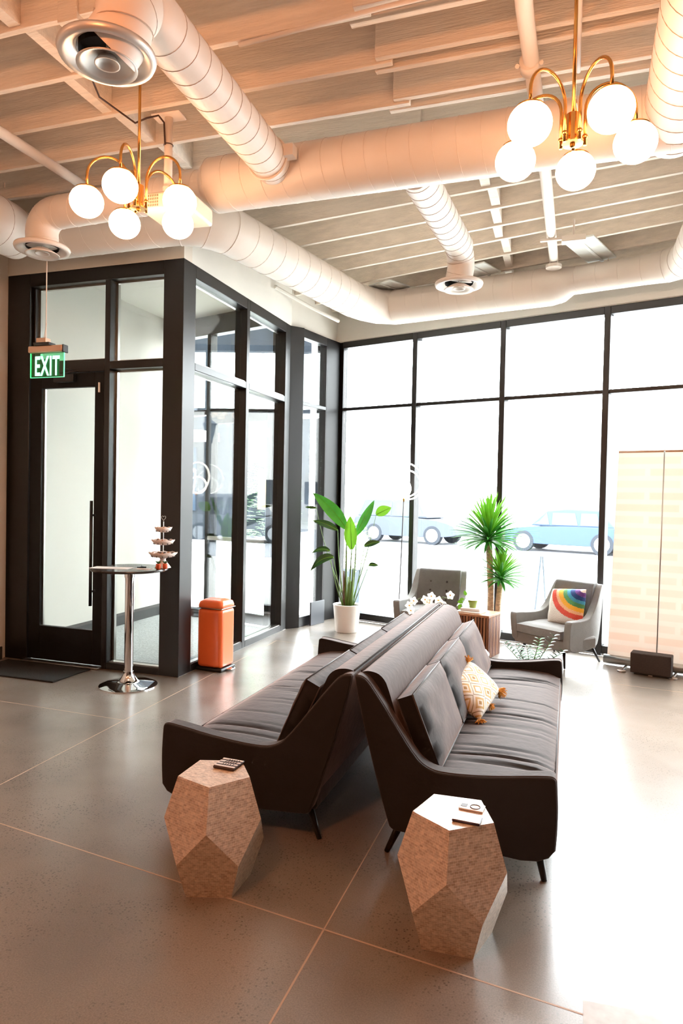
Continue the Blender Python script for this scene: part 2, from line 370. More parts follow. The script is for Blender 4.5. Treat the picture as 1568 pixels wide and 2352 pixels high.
# bulkheads over the glazing
struct('wall_over_door', box(BM(), (-5.09, 5.167, 3.625), (-3.187, 5.30, TOP)), 'wall_cream')
struct('wall_over_side', box(BM(), (-3.34, 5.30, 3.625), (-3.187, 7.56, TOP)), 'wall')
struct('wall_over_corner', prism(BM(), [(-3.187, 7.56), (-2.95, 8.547), (-3.10, 8.60), (-3.34, 7.56)], 3.625, TOP), 'wall')
def fbox(s0, s1, o0, o1, z0, z1):
    bm = BM(); P = [fpt(s0, o0), fpt(s1, o0), fpt(s1, o1), fpt(s0, o1)]
    return prism(bm, [p[:2] for p in P], z0, z1)
struct('wall_back', fbox(-.2, FW, 0, .2, 3.625, TOP), 'wall')
struct('trim_1', fbox(0, FW, -.02, 0, 3.63, 3.70), 'wall')

# ceiling with joists
ceil = struct('ceiling', prism(BM(), [(-5.29, YB), (XR, YB), (XR, fy(XR) + .2), (-2.95, 8.75), (-5.29, 8.75)], TOP, TOP + .1), 'deck')
def joist(a, b, z0=CEIL, t=.019, z1=TOP):
    a, b = Vector((*a, 0)), Vector((*b, 0)); d = (b - a).normalized(); n = Vector((-d.y, d.x, 0)) * t
    return obj('joist', prism(BM(), [(a - n)[:2], (b - n)[:2], (b + n)[:2], (a + n)[:2]], z0, z1), 'joist', ceil, bevel=.003, seg=1)
ny = [2.91 + .4064 * k for k in range(-11, 5)]
for i, y in enumerate(ny):
    joist((-5.09, y - .015), (-1.0 + .01 * (i % 3), y - .015))
    if y < 4.2:
        joist((-1.12 + .02 * (i % 2), y + .04), (XR, y + .01)); joist((-1.075, y - .055), (XR, y - .085), z0=CEIL + .012)
    else: joist((-1.12, y + .03), (XR, y))
FJ = [(5.225, -1.1), (5.672, -8.05, -2.593), (6.135, -10.92, -2.486), (6.543, -12.69, -2.403), (6.9, -14.58, -2.295), (7.345, -16.4, -2.212), (7.72, -16.5, -1.95), (8.1, -16.3, -1.9)]
FJL = []
for e in FJ:
    y0, an = e[0], math.tan(math.radians(e[1])); x0 = e[2] if len(e) > 2 else -2.66
    f = (lambda x, y0=y0, an=an, x0=x0: y0 + (x - x0) * an); FJL.append(f)
    xs = -3.17
    joist((xs, f(xs)), (XR, f(XR)))
def blocking(x, ya, yb, wd=.04, z0=CEIL + .015, z1=CEIL + .27, sk=0):
    obj('blocking', prism(BM(), [(x - wd, ya), (x + wd, ya), (x + wd + sk, yb), (x - wd + sk, yb)], z0, z1), 'joist', ceil)
for i in range(len(ny) - 1): blocking(-2.80 + .05 * ((i * 7) % 3 - 1), ny[i] + .006, ny[i + 1] - .036, .035)
for i in range(len(FJL) - 1):
    x = -.65 + .02 * ((i * 5) % 3 - 1); blocking(x, FJL[i](x) + .025, FJL[i + 1](x) - .025, .035)
obj('joist_block', box(BM(), (-2.52, 2.86, 3.97), (-2.40, 2.985, 4.12)), 'joist', ceil, bevel=.004)

# glazing ---------------------------------------------------------------
def wpart(parent, name, bm, m='black', **k): return obj(name, bm, m, parent, bevel=.004, seg=1, **k)
# facade windows
step = 1.126; s_m = [1.165 + step * k for k in range(-0, 7)]
edges = [0.10] + s_m + [FW]
for i in range(len(edges) - 1):
    if edges[i] >= FW: break
    a, b = edges[i], min(edges[i + 1], FW)
    W = struct('window_%d' % (i + 1))
    hw = .032
    wpart(W, 'mullion', fbox(b - hw, b + hw, 0, .13, .0, 3.625))
    wpart(W, 'header', fbox(a + (hw if i else 0), b - hw, 0, .13, 3.545, 3.625)); wpart(W, 'sill', fbox(a + (hw if i else 0), b - hw, 0, .13, .02, .105))
    wpart(W, 'transom', fbox(a + (hw if i else 0), b - hw, .01, .12, 2.728, 2.768))
    for z0, z1 in ((.105, 2.728), (2.768, 3.545)):
        obj('pane', fbox(a + (hw if i else 0) + .001, b - hw - .001, .06, .068, z0 + .001, z1 - .001), 'glass', W)
struct('baseboard_back', fbox(0, FW, .02, .14, 0, .02), 'steel')
# corner posts
struct('trim_2', prism(BM(), [(-2.972, 8.24), (-2.90, 8.545), (-2.85, 8.53), (-2.83, 8.65), (-3.08, 8.70), (-3.12, 8.27)], 0, 3.625), 'black_door', bevel=.004)
struct('trim_3', prism(BM(), [(-3.187, 7.545), (-3.07, 7.69), (-3.16, 7.76), (-3.36, 7.70), (-3.36, 7.545)], 0, 3.625), 'black', bevel=.004)
# narrow corner window
A2, B2 = Vector((-3.085, 7.70, 0)), Vector((-2.972, 8.24, 0)); d2 = (B2 - A2).normalized(); n2 = Vector((-d2.y, d2.x, 0))
def cbox(s0, s1, o0, o1, z0, z1):
    P = [A2 + d2 * s0 + n2 * o0, A2 + d2 * s1 + n2 * o0, A2 + d2 * s1 + n2 * o1, A2 + d2 * s0 + n2 * o1]; return prism(BM(), [p[:2] for p in P], z0, z1)
W = struct('window_20'); Lc = (B2 - A2).length
wpart(W, 'header', cbox(0, Lc, 0, .1, 3.52, 3.625)); wpart(W, 'sill', cbox(0, Lc, 0, .1, 0, .12)); wpart(W, 'transom', cbox(0, Lc, 0, .1, 2.70, 2.745))
wpart(W, 'jamb', cbox(Lc - .015, Lc, 0, .1, .12, 3.52))
for z0, z1 in ((.12, 2.70), (2.745, 3.52)): obj('pane', cbox(.001, Lc - .016, .05, .058, z0 + .001, z1 - .001), 'glass', W)
# side glazing of the vestibule (plane x = -3.187)
X0, X1 = -3.187, -3.33
struct('trim_4', box(BM(), (-3.385, 5.167, 0), (X0, 5.372, 3.625)), 'black', bevel=.004)
for n, (ya, yb) in enumerate(((5.372, 6.39), (6.458, 7.40))):
    W = struct('window_%d' % (21 + n))
    wpart(W, 'header', box(BM(), (X1, ya, 3.515), (X0, yb, 3.625))); wpart(W, 'sill', box(BM(), (X1, ya, 0), (X0, yb, .07)))
    wpart(W, 'transom', box(BM(), (X1 + .02, ya, 2.70), (X0, yb, 2.768)))
    wpart(W, 'mullion', box(BM(), (X1, yb, 0), (X0, yb + (.068 if n == 0 else .145), 3.625)))
    for z0, z1 in ((.07, 2.70), (2.768, 3.515)):
        obj('pane', box(BM(), (-3.262, ya + .001, z0 + .001), (-3.254, yb - .001, z1 - .001)), 'glass', W)
        obj('glazing_bead', box(BM(), (-3.30, ya, z1 - .018), (-3.27, yb, z1)), 'steel', W)
        obj('glazing_bead', box(BM(), (-3.25, ya, z0), (-3.20, yb, z0 + .008)), 'steel', W)
# door wall (plane y = 5.167)
YA, YC = 5.167, 5.30
W = struct('window_23')   # transom lights and sidelight
wpart(W, 'jamb', box(BM(), (-5.088, YA, 0), (-4.83, YC, 3.625)))
wpart(W, 'header', box(BM(), (-4.83, YA, 3.505), (-3.385, YC, 3.625)))
wpart(W, 'mullion', box(BM(), (-3.99, YA, 0), (-3.935, YC, 3.505)))
wpart(W, 'transom', box(BM(), (-4.83, YA, 2.69), (-3.99, YC, 2.80))); wpart(W, 'transom', box(BM(), (-3.935, YA, 2.705), (-3.385, YC, 2.775)))
wpart(W, 'sill', box(BM(), (-3.935, YA, 0), (-3.385, YC, .062)))
wpart(W, 'stop', box(BM(), (-4.83, YA + .04, 2.80), (-4.80, YC, 3.505)))
for (xa, xb, za, zb) in ((-4.80, -3.99, 2.80, 3.505), (-3.935, -3.385, 2.775, 3.505), (-3.935, -3.385, .062, 2.705)):
    obj('pane', box(BM(), (xa + .001, 5.245, za + .001), (xb - .001, 5.253, zb - .001)), 'glass', W)
    obj('glazing_bead', box(BM(), (xa, 5.254, za), (xa + .02, 5.285, zb)), 'steel', W)
    obj('glazing_bead', box(BM(), (xa + .02, 5.254, zb - .016), (xb, 5.285, zb)), 'steel', W)
    obj('glazing_bead', box(BM(), (xa + .02, YA + .02, za), (xb, 5.24, za + .008)), 'steel', W)
D = struct('door_1'); y0, y1 = 5.18, 5.23
def dpart(n, a, b, m='black_door'): return obj(n, box(BM(), a, b), m, D, bevel=.003, seg=1)
dpart('stile', (-4.825, y0, .02), (-4.695, y1, 2.685)); dpart('stile', (-4.10, y0, .02), (-3.995, y1, 2.685))
dpart('rail', (-4.695, y0, .02), (-4.10, y1, .335)); dpart('rail', (-4.695, y0, 2.555), (-4.10, y1, 2.685))
obj('pane', box(BM(), (-4.694, 5.20, .336), (-4.101, 5.208, 2.554)), 'glass', D)
obj('glazing_bead', box(BM(), (-4.694, 5.209, .34), (-4.678, 5.228, 2.55)), 'steel', D)
h_ = obj('handle', tube(BM(), [(-4.075, 5.12, .57), (-4.075, 5.12, 1.52)], .014), 'black_leg', D, smooth=True)
for z in (.70, 1.39): obj('handle_post', tube(BM(), [(-4.075, 5.12, z), (-4.075, 5.182, z)], .010), 'black_leg', h_, smooth=True)
obj('door_closer', box(BM(), (-4.52, 5.13, 2.60), (-4.30, 5.178, 2.67)), 'black_leg', D, bevel=.006)
obj('closer_arm', tube(BM(), [(-4.42, 5.15, 2.675), (-4.25, 5.13, 2.70), (-4.40, 5.165, 2.72)], .008), 'black_leg', D, smooth=True)
obj('door_sensor', box(BM(), (-4.055, 5.165, 2.50), (-4.04, 5.18, 2.59)), 'ceramic', D, bevel=.003)
struct('threshold', box(BM(), (-4.84, 5.10, 0), (-3.98, 5.18, .016)), 'steel', bevel=.003)
# vestibule ceiling and its slanting street-side glazing
EV = Vector((-3.33, 7.46, 0)); ed = -FD; en = FN      # runs left from the corner post
def ebox(s0, s1, o0, o1, z0, z1):
    P = [EV + ed * s0 + en * o0, EV + ed * s1 + en * o0, EV + ed * s1 + en * o1, EV + ed * s0 + en * o1]; return prism(BM(), [p[:2] for p in P], z0, z1)
struct('ceiling_entry', prism(BM(), [(-5.09, 5.30), (-3.34, 5.30), (-3.34, 7.46), (-5.09, 8.0)], 3.88, 3.95), 'wall_entry')
W = struct('window_24'); LE = 1.84
wpart(W, 'header', ebox(0, LE, 0, .12, 3.64, 3.88)); wpart(W, 'transom', ebox(0, LE, .01, .12, 2.62, 2.69))
for q in (.0, 1.10, LE - .06): wpart(W, 'mullion', ebox(q, q + .06, 0, .12, 0, 3.64))
for qa, qb in ((.06, 1.10), (1.16, LE - .06)): obj('pane', ebox(qa + .001, qb - .001, .05, .058, 2.691, 3.639), 'glass', W)
wpart(W, 'sill', ebox(1.16, LE - .06, 0, .12, 0, .1)); obj('pane', ebox(1.161, LE - .061, .05, .058, .101, 2.619), 'glass', W)
D = struct('door_2')
for qa in (.065, 1.01): obj('stile', ebox(qa, qa + .085, .02, .07, .02, 2.615), 'black_door', D, bevel=.003, seg=1)
for z0, z1 in ((.02, .14), (2.50, 2.615)): obj('rail', ebox(.15, 1.01, .02, .07, z0, z1), 'black_door', D)
obj('pane', ebox(.151, 1.009, .04, .047, .141, 2.499), 'glass', D)
obj('push_bar', ebox(.10, 1.06, -.05, .0, 1.02, 1.07), 'steel', D, bevel=.006)
# number 522 lettered on the transom glass, seen from behind
q_ = EV + ed * .62 + en * .062
lettering('522', .19, 'decal', W, (q_.x, q_.y, 2.76), (PI / 2, 0, PI + FA), .001)

# ------------------------------------------------------------------ ducts and ceiling gear
def ring(c, d, r, tilt=.0, seg=28, rr=.0035):
    d = Vector(d).normalized(); u = d.orthogonal().normalized(); v = d.cross(u); P = []
    for k in range(seg):
        a = 2 * PI * k / seg; P.append(Vector(c) + (u * math.cos(a) + v * math.sin(a)) * r + d * (tilt * math.cos(a + 1.2)))
    return P
def duct(name, label, pts, rs, seams=True, sp=.125, group=None, thin=.0022, sm='seam'):
    bm = tube(BM(), pts, rs, seg=36); o = obj(name, bm, 'duct', None, smooth=True, auto=50)
    tag(o, label, 'duct', group)
    if seams:
        b = BM(); P = [Vector(p) for p in pts]; acc = sp * .5
        R = rs if isinstance(rs, (list, tuple)) else [rs] * len(P)
        for i in range(len(P) - 1):
            L_ = (P[i + 1] - P[i]).length; d = (P[i + 1] - P[i]).normalized()
            while acc < L_:
                f = acc / L_; r = R[i] + (R[i + 1] - R[i]) * f
                tube(b, ring(P[i] + d * acc, d, r + .0005, .02), thin, seg=5, closed=True); acc += sp
            acc -= L_
        sm_ = obj('spiral_seam', b, sm, o, smooth=True); sm_['kind'] = 'stuff'
    return o
def arc(c, a, b, n=8):
    """quarter bend: from c+a to c+b around corner (a,b offsets from bend centre)"""
    c, a, b = Vector(c), Vector(a), Vector(b)
    return [c + a * math.cos(PI / 2 * i / n) + b * math.sin(PI / 2 * i / n) for i in range(n + 1)]
ZB = 3.70
# main crosswise duct, left end reduced
duct('round_duct', 'large white round duct running crosswise under the joists', [(-2.40, 4.17, ZB), (-2.34, 4.17, ZB), (.62, 4.12, ZB)], [.135, .175, .178], sp=.14, sm='duct')
# branch to the left ending in a down bend
duct('duct_branch', 'narrower white duct behind left chandelier, bending down to a vent', [(-2.405, 4.18, ZB), (-3.72, 4.24, ZB)] + arc((-3.72, 4.245, ZB - .14), (0, 0, .14), (-.14, 0, 0))[1:] + [(-3.86, 4.25, 3.47)], .118, sp=.15, sm='duct')
# near duct A
duct('duct_branch', 'white spiral duct running toward us from main duct to the largest vent', [(-1.835, 4.02, ZB), (-1.80, 2.62, ZB)] + arc((-1.82, 2.62, ZB - .17), (0, 0, .17), (0, -.17, 0))[1:] + [(-1.88, 2.45, 3.47)], .122, sp=.115)
# small far duct S
duct('duct_branch', 'short white spiral duct beyond main duct, ending in far vent', [(-.97, 4.27, 3.66), (-.90, 5.62, 3.66)] + arc((-.91, 5.63, 3.54), (0, 0, .12), (0, .15, 0))[1:] + [(-.93, 5.80, 3.44)], .112, sp=.12)
# lower duct: left run, bend, run over the side glazing, bend, run along the facade
ZC = 3.78
E1, C1_, C2_ = (-3.05, 4.78, ZC), (-2.72, 5.03, ZC), (-2.26, 7.42, ZC)
duct('round_duct', 'long white duct bending over door wall, side glazing and street windows', [(-4.30, 4.80, ZC), (-3.25, 4.78, ZC), (-3.02, 4.79, ZC), (-2.88, 4.86, ZC), (-2.78, 4.98, ZC), (-2.72, 5.12, ZC), (-2.32, 7.22, ZC), (-2.24, 7.40, ZC), (-2.12, 7.56, ZC), (-1.95, 7.64, ZC), (-.22, 7.27, ZC - .005), (-.12, 7.245, ZC), (-.02, 7.22, ZC + .02), (.62, 7.06, ZC + .02), (.82, 6.98, ZC + .02), (.93, 6.85, ZC + .02), (.97, 6.68, ZC + .02), (.95, 4.55, ZC)], [.19] * 11 + [.175, .135, .135, .15, .16, .165, .165], sp=.2, sm='duct')
duct('round_duct', 'large white duct at upper right edge coming toward us', [(.50, 4.25, ZB), (.50, 4.05, ZB), (.475, 2.6, ZB), (.47, -1.5, ZB)], [.165, .175, .175, .175], sp=.125)
duct('round_duct', 'wide white duct at far left over the wall', [(-4.40, 4.56, ZC - .06), (-4.38, 4.40, ZC - .06), (-4.36, 4.0, ZC - .06), (-4.36, 1.0, ZC - .06)], [.20, .21, .21, .21], sp=.2)
# hangers
def hanger(x, y, z0, label):
    b = BM(); tube(b, [(x, y, z0), (x, y, CEIL + .02)], .004, seg=6)
    tag(obj('hanger_wire', b, 'seam'), label, 'wire', 'thin wires holding the ducts up')
hanger(-2.72, 4.17, ZB + .117, 'thin wire holding up duct behind left chandelier'); hanger(-4.28, 4.3, ZC + .2, 'thin wire holding up wide duct at far left')
hanger(.6, 4.13, ZB + .16, 'thin wire holding up main duct at its right end'); hanger(.3, 7.14, ZC + .14, 'thin wire beside duct above street windows')
# duct clamp bracket on near branch
b = BM(); tube(b, ring((-1.835, 3.92, ZB), (0, 1, 0), .13), .008, seg=6, closed=True); box(b, (-1.72, 3.88, ZB - .02), (-1.65, 3.95, ZB + .05))
tag(obj('duct_clamp', b, 'duct', smooth=False), 'white bracket clamped where near branch meets main duct', 'bracket')
# round diffusers
def diffuser(x, y, z, label, sz=1., lite=False):
    t = thing('ceiling_vent', label, 'vent', (x, y, z), 0, 'round ceiling vents')
    k = sz; m = 'duct' if lite else 'spun'
    obj('outer_ring', lathe(BM(), [(.125 * k, .035), (.20 * k, .03), (.203 * k, .02), (.195 * k, .0), (.17 * k, .002), (.135 * k, .03), (.122 * k, .05), (.118 * k, .05)], 40, cap0=False, cap1=False), m, t, smooth=True)
    obj('throat', lathe(BM(), [(.117 * k, .02), (.117 * k, .07), (.02, .07)], 32, cap0=False), 'void', t, smooth=False)
    obj('middle_cone', lathe(BM(), [(.03 * k, .025), (.06 * k, .012), (.10 * k, -.012), (.125 * k, -.028), (.125 * k, -.034), (.10 * k, -.020), (.055 * k, .004), (.03 * k, .012)], 36, cap0=False, cap1=False), m, t, smooth=True)
    obj('centre_disc', lathe(BM(), [(.002, .012), (.035 * k, .008), (.048 * k, -.012), (.052 * k, -.018), (.052 * k, -.024), (.046 * k, -.022), (.03 * k, -.004), (.002, -.002)], 28), m, t, smooth=True)
    obj('stem', tube(BM(), [(0, 0, .0), (0, 0, .069)], .006), m, t)
    return t
diffuser(-1.90, 2.455, 3.43, 'large round metal ceiling vent at upper left, closest to us')
diffuser(-3.86, 4.25, 3.43, 'round white ceiling vent above the exit sign', 1.0, True)
diffuser(-.93, 5.82, 3.40, 'small round white vent hanging above middle of windows', 1.0, True)
# sprinkler pipes
def pipe(label, pts, r, name='sprinkler_pipe'):
    return tag(obj(name, tube(BM(), pts, r, seg=16), 'pipe', smooth=True), label, 'pipe')
p = pipe('long white sprinkler pipe passing behind right chandelier toward windows', [(-.27, -1, 3.945), (-.262, 3.4, 3.945), (-.22, 5.2, 3.95), (-.20, 7.0, 3.95)], .042)
b = tube(BM(), [(-.262, 3.80, 3.945), (-.262, 3.88, 3.945)], .052, seg=16)
cp = obj('coupling', b, 'pipe', p, smooth=True)
for sx in (-.062, .062): obj('bolt', tube(BM(), [(-.262 + sx, 3.81, 3.93), (-.262 + sx, 3.87, 3.96)], .012, seg=8), 'pipe', cp)
obj('end_cap', lathe(BM(), [(.05, 0), (.075, .0), (.075, .03), (.045, .045)], 16, (-.20, 7.0, 3.87)), 'pipe', p)
obj('end_bend', tube(BM(), [(-.20, 6.96, 3.95), (-.20, 7.0, 3.94), (-.20, 7.01, 3.9)], .042), 'pipe', p, smooth=True)
pipe('white sprinkler pipe at upper left running over the duct', [(-3.60, 0, 3.94), (-3.58, 4.9, 3.94)], .036)
pipe('thin white conduit crossing the ceiling joists', [(-1.72, 3.30, 3.985), (-.9, 3.25, 3.985), (1.4, 3.18, 3.985)], .012, 'conduit')
b = BM(); P = [(-2.02 - .05 * i / 12, 2.85 + .55 * i / 12, 3.97 - .02 * math.sin(i / 12 * PI)) for i in range(13)]; tube(b, P, .008, seg=6)
tag(obj('flexible_conduit', b, 'pipe', smooth=True), 'thin coiled conduit hanging at top beside near duct', 'conduit')
tag(obj('conduit_rod', tube(BM(), [(-.012, 4.05, 3.99), (-.012, 3.2, 3.99)], .012), 'pipe', smooth=True), 'short straight white conduit behind right chandelier rod', 'conduit')
# angled brace by the corner bulkhead
b = BM(); tube(b, [(-3.16, 7.0, 3.92), (-2.93, 7.55, 3.82), (-2.73, 7.95, 3.75)], .022, seg=8)
tag(obj('ceiling_brace', b, 'wall'), 'slanting white strut beside bent duct near window corner', 'brace')
# white batts between the far joists
def batt(label, c, s0, s1, rz, t=.02):
    o = obj('insulation_board', box(BM(), (-s0, -s1, 0), (s0, s1, t)), 'batt', bevel=.008); o.location = c; o.rotation_euler = (0, 0, rz)
    obj('fold', box(BM(), (-.01, -s1, -.012), (.02, s1, 0)), 'batt', o, bevel=.004)
    return tag(o, label, 'board', 'white boards under far joists')
batt('large white folded board under joists right of hanging box', (.13, 6.90, 3.975), .14, .34, -.35); batt('small white board under joists by bent duct', (-1.98, 7.50, 3.975), .16, .17, -.5)
batt('small white board under joists behind far round vent', (-.93, 7.20, 3.975), .14, .18, -.4)
t = thing('hanging_box', 'small white junction box hanging on a rod under far joists', 'junction box', (-.02, 6.32, 3.86))
obj('box', box(BM(), (-.10, -.05, 0), (.10, .05, .05)), 'pipe', t, bevel=.005); obj('rod', tube(BM(), [(0, 0, .05), (0, -.1, .16)], .008), 'pipe', t); obj('bracket', box(BM(), (-.28, -.015, .03), (-.10, .015, .05)), 'pipe', t)

# ------------------------------------------------------------------ chandeliers
def chandelier(x, y, z, R, ph, label, ztop=TOP):
    t = thing('chandelier', label, 'chandelier', (x, y, z), 0, 'brass five-globe chandeliers')
    obj('rod', tube(BM(), [(0, 0, .12), (0, 0, ztop - z)], .0085), 'brass', t, smooth=True)
    obj('canopy', lathe(BM(), [(.01, ztop - z - .05), (.06, ztop - z - .02), (.06, ztop - z)], 24), 'brass', t, smooth=True)
    obj('hub', lathe(BM(), [(.012, .0), (.03, .004), (.03, .13), (.008, .135)], 20, (0, 0, 0)), 'brass', t, smooth=False)
    obj('base_plate', lathe(BM(), [(.004, -.02), (.012, -.015), (.012, -.006), (.048, -.004), (.048, .002), (.004, .004)], 28), 'brass', t, smooth=False)
    for k in range(5):
        a = ph + k * 2 * PI / 5; ca, sa = math.cos(a), math.sin(a); P = []
        r0, top = .055, .20
        zt = .082
        P += [(r0 * ca, r0 * sa, -.01), (r0 * ca, r0 * sa, .15)]
        rc = (R - r0) / 2; hc = rc * 1.05
        for i in range(1, 17):
            b_ = PI - PI * i / 16; rr = r0 + rc + rc * math.cos(b_); P.append((rr * ca, rr * sa, .15 + hc * math.sin(b_)))
        P.append((R * ca, R * sa, zt))
        arm = obj('arm', tube(BM(), P, .0078, seg=10), 'brass', t, smooth=True)
        obj('knob', ball(BM(), (r0 * ca * 1.0, r0 * sa, .03), .013, 10, 8), 'brass', arm, smooth=True)
        obj('globe_cap', lathe(BM(), [(.009, .098), (.012, .088), (.05, .082), (.062, .074), (.058, .068)], 24, (R * ca, R * sa, 0)), 'brass', t, smooth=True)
        obj('globe', ball(BM(), (R * ca, R * sa, 0), .095, 32, 20, (1, 1, .93)), 'globe', t, smooth=True)
    return t
chandelier(-.027, 3.303, 3.229, .279, 1.515, 'brass chandelier with five lit globes at upper right')
chandelier(-2.436, 3.444, 3.267, .285, -.042, 'brass chandelier with five lit globes at left below the large vent')

# projector on its ceiling pole
t = thing('projector', 'white projector hanging from a ceiling pole behind left chandelier', 'projector', (-2.47, 3.80, 3.48), .05)
obj('ceiling_plate', box(BM(), (-.10, -.055, .50), (.10, .055, .518)), 'pipe', t, bevel=.01)
obj('pole', tube(BM(), [(0, 0, .06), (0, 0, .52)], .026, seg=20), 'pipe', t, smooth=True)
obj('swivel', lathe(BM(), [(.035, .03), (.035, .06), (.03, .075)], 16), 'pipe', t)
pb = obj('body', box(BM(), (-.17, -.04, -.085), (.17, .30, .03)), 'proj', t, bevel=.018, seg=3)
for i in range(9):
    for j in range(4): obj('vent_slot', box(BM(), (-.155 + i * .013, -.0415, -.062 + j * .020), (-.149 + i * .013, -.039, -.048 + j * .020)), 'proj_dark', pb)
obj('lens', tube(BM(), [(.10, -.04, -.03), (.10, -.05, -.03)], .025), 'proj_dark', pb)
obj('cable_tie', tube(BM(), ring((0, 0, .33), (0, 0, 1), .028), .003, seg=5, closed=True), 'wire', t)
b = BM(); P = [Vector(q) for q in ((-2.62, 3.20, 3.985), (-2.70, 3.42, 3.94), (-2.70, 3.60, 3.955), (-2.62, 3.66, 3.90), (-2.55, 3.68, 3.93), (-2.50, 3.73, 3.965), (-2.475, 3.755, 3.93), (-2.475, 3.768, 3.80))]
Q = []
for i in range(len(P) - 1):
    for k in range(5): Q.append(P[i].lerp(P[i + 1], k / 5))
tube(b, Q + [P[-1]], .0055, seg=6); tag(obj('power_cable', b, 'wire', smooth=True), 'thin dark cable looping from joist to projector pole', 'cable')

# exit sign
t = thing('exit_sign', 'green lit EXIT sign hanging from the ceiling by the door', 'sign', (-3.93, 4.40, 2.50), .02)
obj('hanging_wire', tube(BM(), [(-.02, 0, .30), (-.02, 0, .925)], .004, seg=6), 'pipe', t); obj('hanging_wire', tube(BM(), [(-.04, 0, .30), (-.015, 0, .42)], .003, seg=6), 'pipe', t)
obj('mount_box', box(BM(), (-.09, -.03, .268), (.0, .03, .305)), 'exit_alu', t, bevel=.003); obj('canopy', box(BM(), (-.11, -.04, .245), (.04, .04, .268)), 'plastic_black', t, bevel=.004)
obj('housing', box(BM(), (-.17, -.03, .19), (.155, .03, .245)), 'exit_alu', t, bevel=.01); obj('end_cap', box(BM(), (.155, -.032, .185), (.168, .032, .247)), 'plastic_black', t, bevel=.008)
pn = obj('panel', box(BM(), (-.162, -.004, .0), (.152, .004, .19)), 'acrylic', t)
obj('panel_backing', box(BM(), (-.155, .0045, .008), (.105, .006, .145)), 'exit_green', pn)
for a, b_ in (((-.165, -.005, -.004), (.155, .005, .0)), ((-.166, -.005, 0), (-.162, .005, .19)), ((.152, -.005, 0), (.156, .005, .19))): obj('lit_edge', box(BM(), a, b_), 'exit_edge', pn)
lettering('EXIT', .215, 'exit_glow', pn, (-.002, -.008, .014), (PI / 2, 0, 0), .002, .004, 1.1, .50, 'CENTER')

# ------------------------------------------------------------------ sofas
def puff(bm, cx, cy, cz, w, h, t, U, V_, N_, n=14, edge=.0, pw=3.2, seed=0, wr=.004):
    """soft box cushion: w along U, h along V, t along N"""
    U, V_, N_ = Vector(U).normalized(), Vector(V_).normalized(), Vector(N_).normalized(); c = Vector((cx, cy, cz)); uvl = bm.loops.layers.uv.verify()
    def P(u, v, s):
        k = (max(0, 1 - abs(u) ** pw) * max(0, 1 - abs(v) ** pw)) ** .45
        ed = edge + (1 - edge) * k
        wob = noise.noise(Vector((u * 2.3 + seed, v * 2.1, s * 1.0))) * wr
        return c + U * (u * w / 2) + V_ * (v * h / 2) + N_ * (s * t / 2 * ed + wob * (1 if k > .05 else 0))
    g = {}
    for s in (1, -1):
        for i in range(n + 1):
            for j in range(n + 1):
                u, v = -1 + 2 * i / n, -1 + 2 * j / n
                if edge == 0 and s == -1 and (i in (0, n) or j in (0, n)): g[s, i, j] = g[1, i, j]
                else: g[s, i, j] = bm.verts.new(P(u, v, s))
        for i in range(n):
            for j in range(n):
                vs = [g[s, i, j], g[s, i + 1, j], g[s, i + 1, j + 1], g[s, i, j + 1]]
                f = bm.faces.new(vs if s == 1 else vs[::-1])
                for l in f.loops:
                    for (a, b_) in ((i, j), (i + 1, j), (i + 1, j + 1), (i, j + 1)):
                        if l.vert is g[s, a, b_]: l[uvl].uv = (a / n, b_ / n)
    if edge > 0:
        bd = [(i, 0) for i in range(n)] + [(n, j) for j in range(n)] + [(i, n) for i in range(n, 0, -1)] + [(0, j) for j in range(n, 0, -1)]
        for k in range(len(bd)):
            a, b_ = bd[k], bd[(k + 1) % len(bd)]; bm.faces.new((g[1, *a], g[-1, *a], g[-1, *b_], g[1, *b_]))
    return bm
def smoothpoly(pts, it=2):
    for _ in range(it):
        q = []
        for i in range(len(pts)):
            a, b_ = pts[i], pts[(i + 1) % len(pts)]; q += [(a[0] * .75 + b_[0] * .25, a[1] * .75 + b_[1] * .25), (a[0] * .25 + b_[0] * .75, a[1] * .25 + b_[1] * .75)]
        pts = q
    return pts
